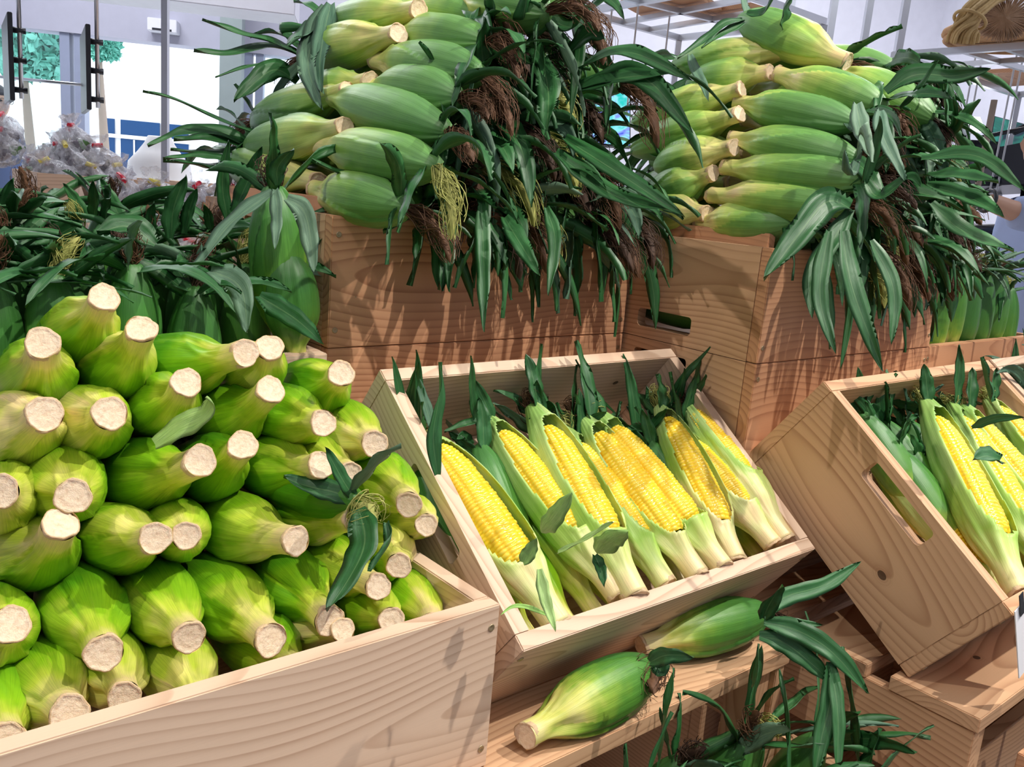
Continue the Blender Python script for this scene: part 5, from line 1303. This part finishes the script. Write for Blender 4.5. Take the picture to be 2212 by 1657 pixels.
for k, (dx, nm) in enumerate([(0, 'nearest'), (.526, 'second'), (1.052, 'third')]):
    crate('pale wooden crate of bagged aubergines at the left edge, %s of the row' % nm, (KX[0]+dx-.0, KX[1], KX[2]-.16), .52, .36, .16, M['wood_pale'], 'crates of bagged aubergines', seed=401+k, slot=False, screws=False)
    crate('pale wooden crate below the %s crate of bagged aubergines' % nm, (KX[0]+dx, KX[1], KX[2]-.321), .52, .36, .16, M['wood_pale'], 'crates of bagged aubergines', seed=411+k, slot=False, screws=False)
plinth('wooden plinth under the aubergine crates at the left', KX[0]-.02, KX[0]+1.60, KX[1]-.01, KX[1]+.40, KX[2]-.322, M['wood_pale'])
q = 0; rng = random.Random(9)
for zz in (318, 286): bag(atd(8, zz, 2.75), V(-.2, -.3, 1), 890+zz, 'bag of aubergines on top of the left heap, %s' % ('highest, at the photo edge' if zz < 290 else 'second highest'), 'bagged aubergines in the left crate', 1.0)
for l, (nx, ny) in enumerate([(3, 3), (2, 2), (1, 2)]):
    for i in range(nx):
        for j in range(ny):
            c = V(KX[0]+.06+l*.05+i*.10+rng.uniform(-.01, .01), KX[1]+.07+l*.05+j*.11, KX[2]-.01+l*.058+rng.uniform(-.006, .006)); q += 1
            bag(c, V(rng.uniform(-.6, .2), rng.uniform(-.9, .1), 1), 900+q, 'bag of aubergines at the left, %s layer, row %s, %s from left' % (['lower', 'middle', 'top'][l], ORD[j+1], ORD[i+1]), 'bagged aubergines in the left crate', 1.0)
KT = atd(155, 387, 2.35)
mwT = Matrix.Translation(tuple(KT-NV*.15-YV*.352)) @ Matrix.Rotation(TILT, 4, 'X')
_, mwk = crate('tilted pale crate of bagged aubergines left of the entrance', tuple(KT-NV*.15-YV*.352), .52, .352, .15, M['wood_pale'], 'crates of bagged aubergines', TILT, seed=431, slot=False, screws=False)
plinth('low wooden plinth under the tilted aubergine crate', KT[0]-.02, KT[0]+.60, KT[1]-.34, KT[1]+.10, (KT-NV*.15-YV*.352)[2]-.001, M['wood_pale'])
q = 0
for l in range(2):
    for j in range(3):
        for i in range(5-l):
            lc = Vector((.065+.095*i+l*.04, .06+.115*j,   .10+.062*l+rng.uniform(-.006, .006))); c = np.array(mwk @ lc); q += 1
            bag(c, NV+V(rng.uniform(-.5, .5), rng.uniform(-.4, .4), .2), 960+q, 'bag of aubergines in the tilted crate, %s layer, row %s, %s from left' % (['lower', 'middle', 'top'][l], ORD[j+1], ORD[i+1]), 'bagged aubergines in the tilted crate', .95)
# white bell shaped ornament
bc = atd(345, 410, 3.6); r = empty('ceramic_jar', bc*V(1, 1, 0)+V(0, 0, bc[2]-.02), 'big white pear shaped jar in front of the entrance', 'jar')
M['white_ceramic'] = plain('white_ceramic', (.95, .96, .98), .4)
prof = [(.002, 0), (.07, 0), (.115, .03), (.135, .075), (.128, .125), (.09, .165), (.062, .20), (.05, .225), (.046, .228), (.002, .226)]; n = 40; v = []
for R_, z_ in prof:
    for i in range(n): v.append((R_*.93*math.cos(2*math.pi*i/n), R_*.93*math.sin(2*math.pi*i/n), z_*1.02))
mesh_obj('jar_body', v, grid_faces(len(prof), n), M['white_ceramic'], r)
relt = np.array(r.location)
tb = empty('side_table', bc*V(1, 1, 0), 'plain white table under the big white jar', 'table')
def wbox(name, x0, x1, y0, y1, z0, z1, m, root):
    v, f = bev_box(x0, x1, y0, y1, z0, z1, .003); return mesh_obj(name, v, f, m, root, smooth=False)
zt_ = float(relt[2])-.001
wbox('table_top', -.35, .35, -.3, .3, zt_-.03, zt_, M['white_ceramic'], tb)
for a in (-.3, .3):
    for b in (-.25, .25): wbox('leg', a-.02, a+.02, b-.02, b+.02, .001, zt_-.0305, M['white_ceramic'], tb)
# price card on the right tilted crate
c0_ = onY(2193, 1322, RP0[1]-.006); ex = V(.94, 0, .34)*.07; ez = V(.34, -.10, -.93)*.095
cq = [c0_, c0_+ex, c0_+ex+ez, c0_+ez]
pc_ = empty('price_card', cq[0], 'white price card clipped to the front of right tilted crate', 'card')
quadbox('card', cq, -.0006 if False else .0012, plain('white_card', (.92, .92, .95), .6), pc_)
c1_ = c0_+ex*.12-V(0, .002, 0)
quadbox('clip', [c1_-ez*.18, c1_-ez*.18+ex*.14, c1_+ex*.14+ez*.12, c1_+ez*.12], .001, M['void'], pc_)
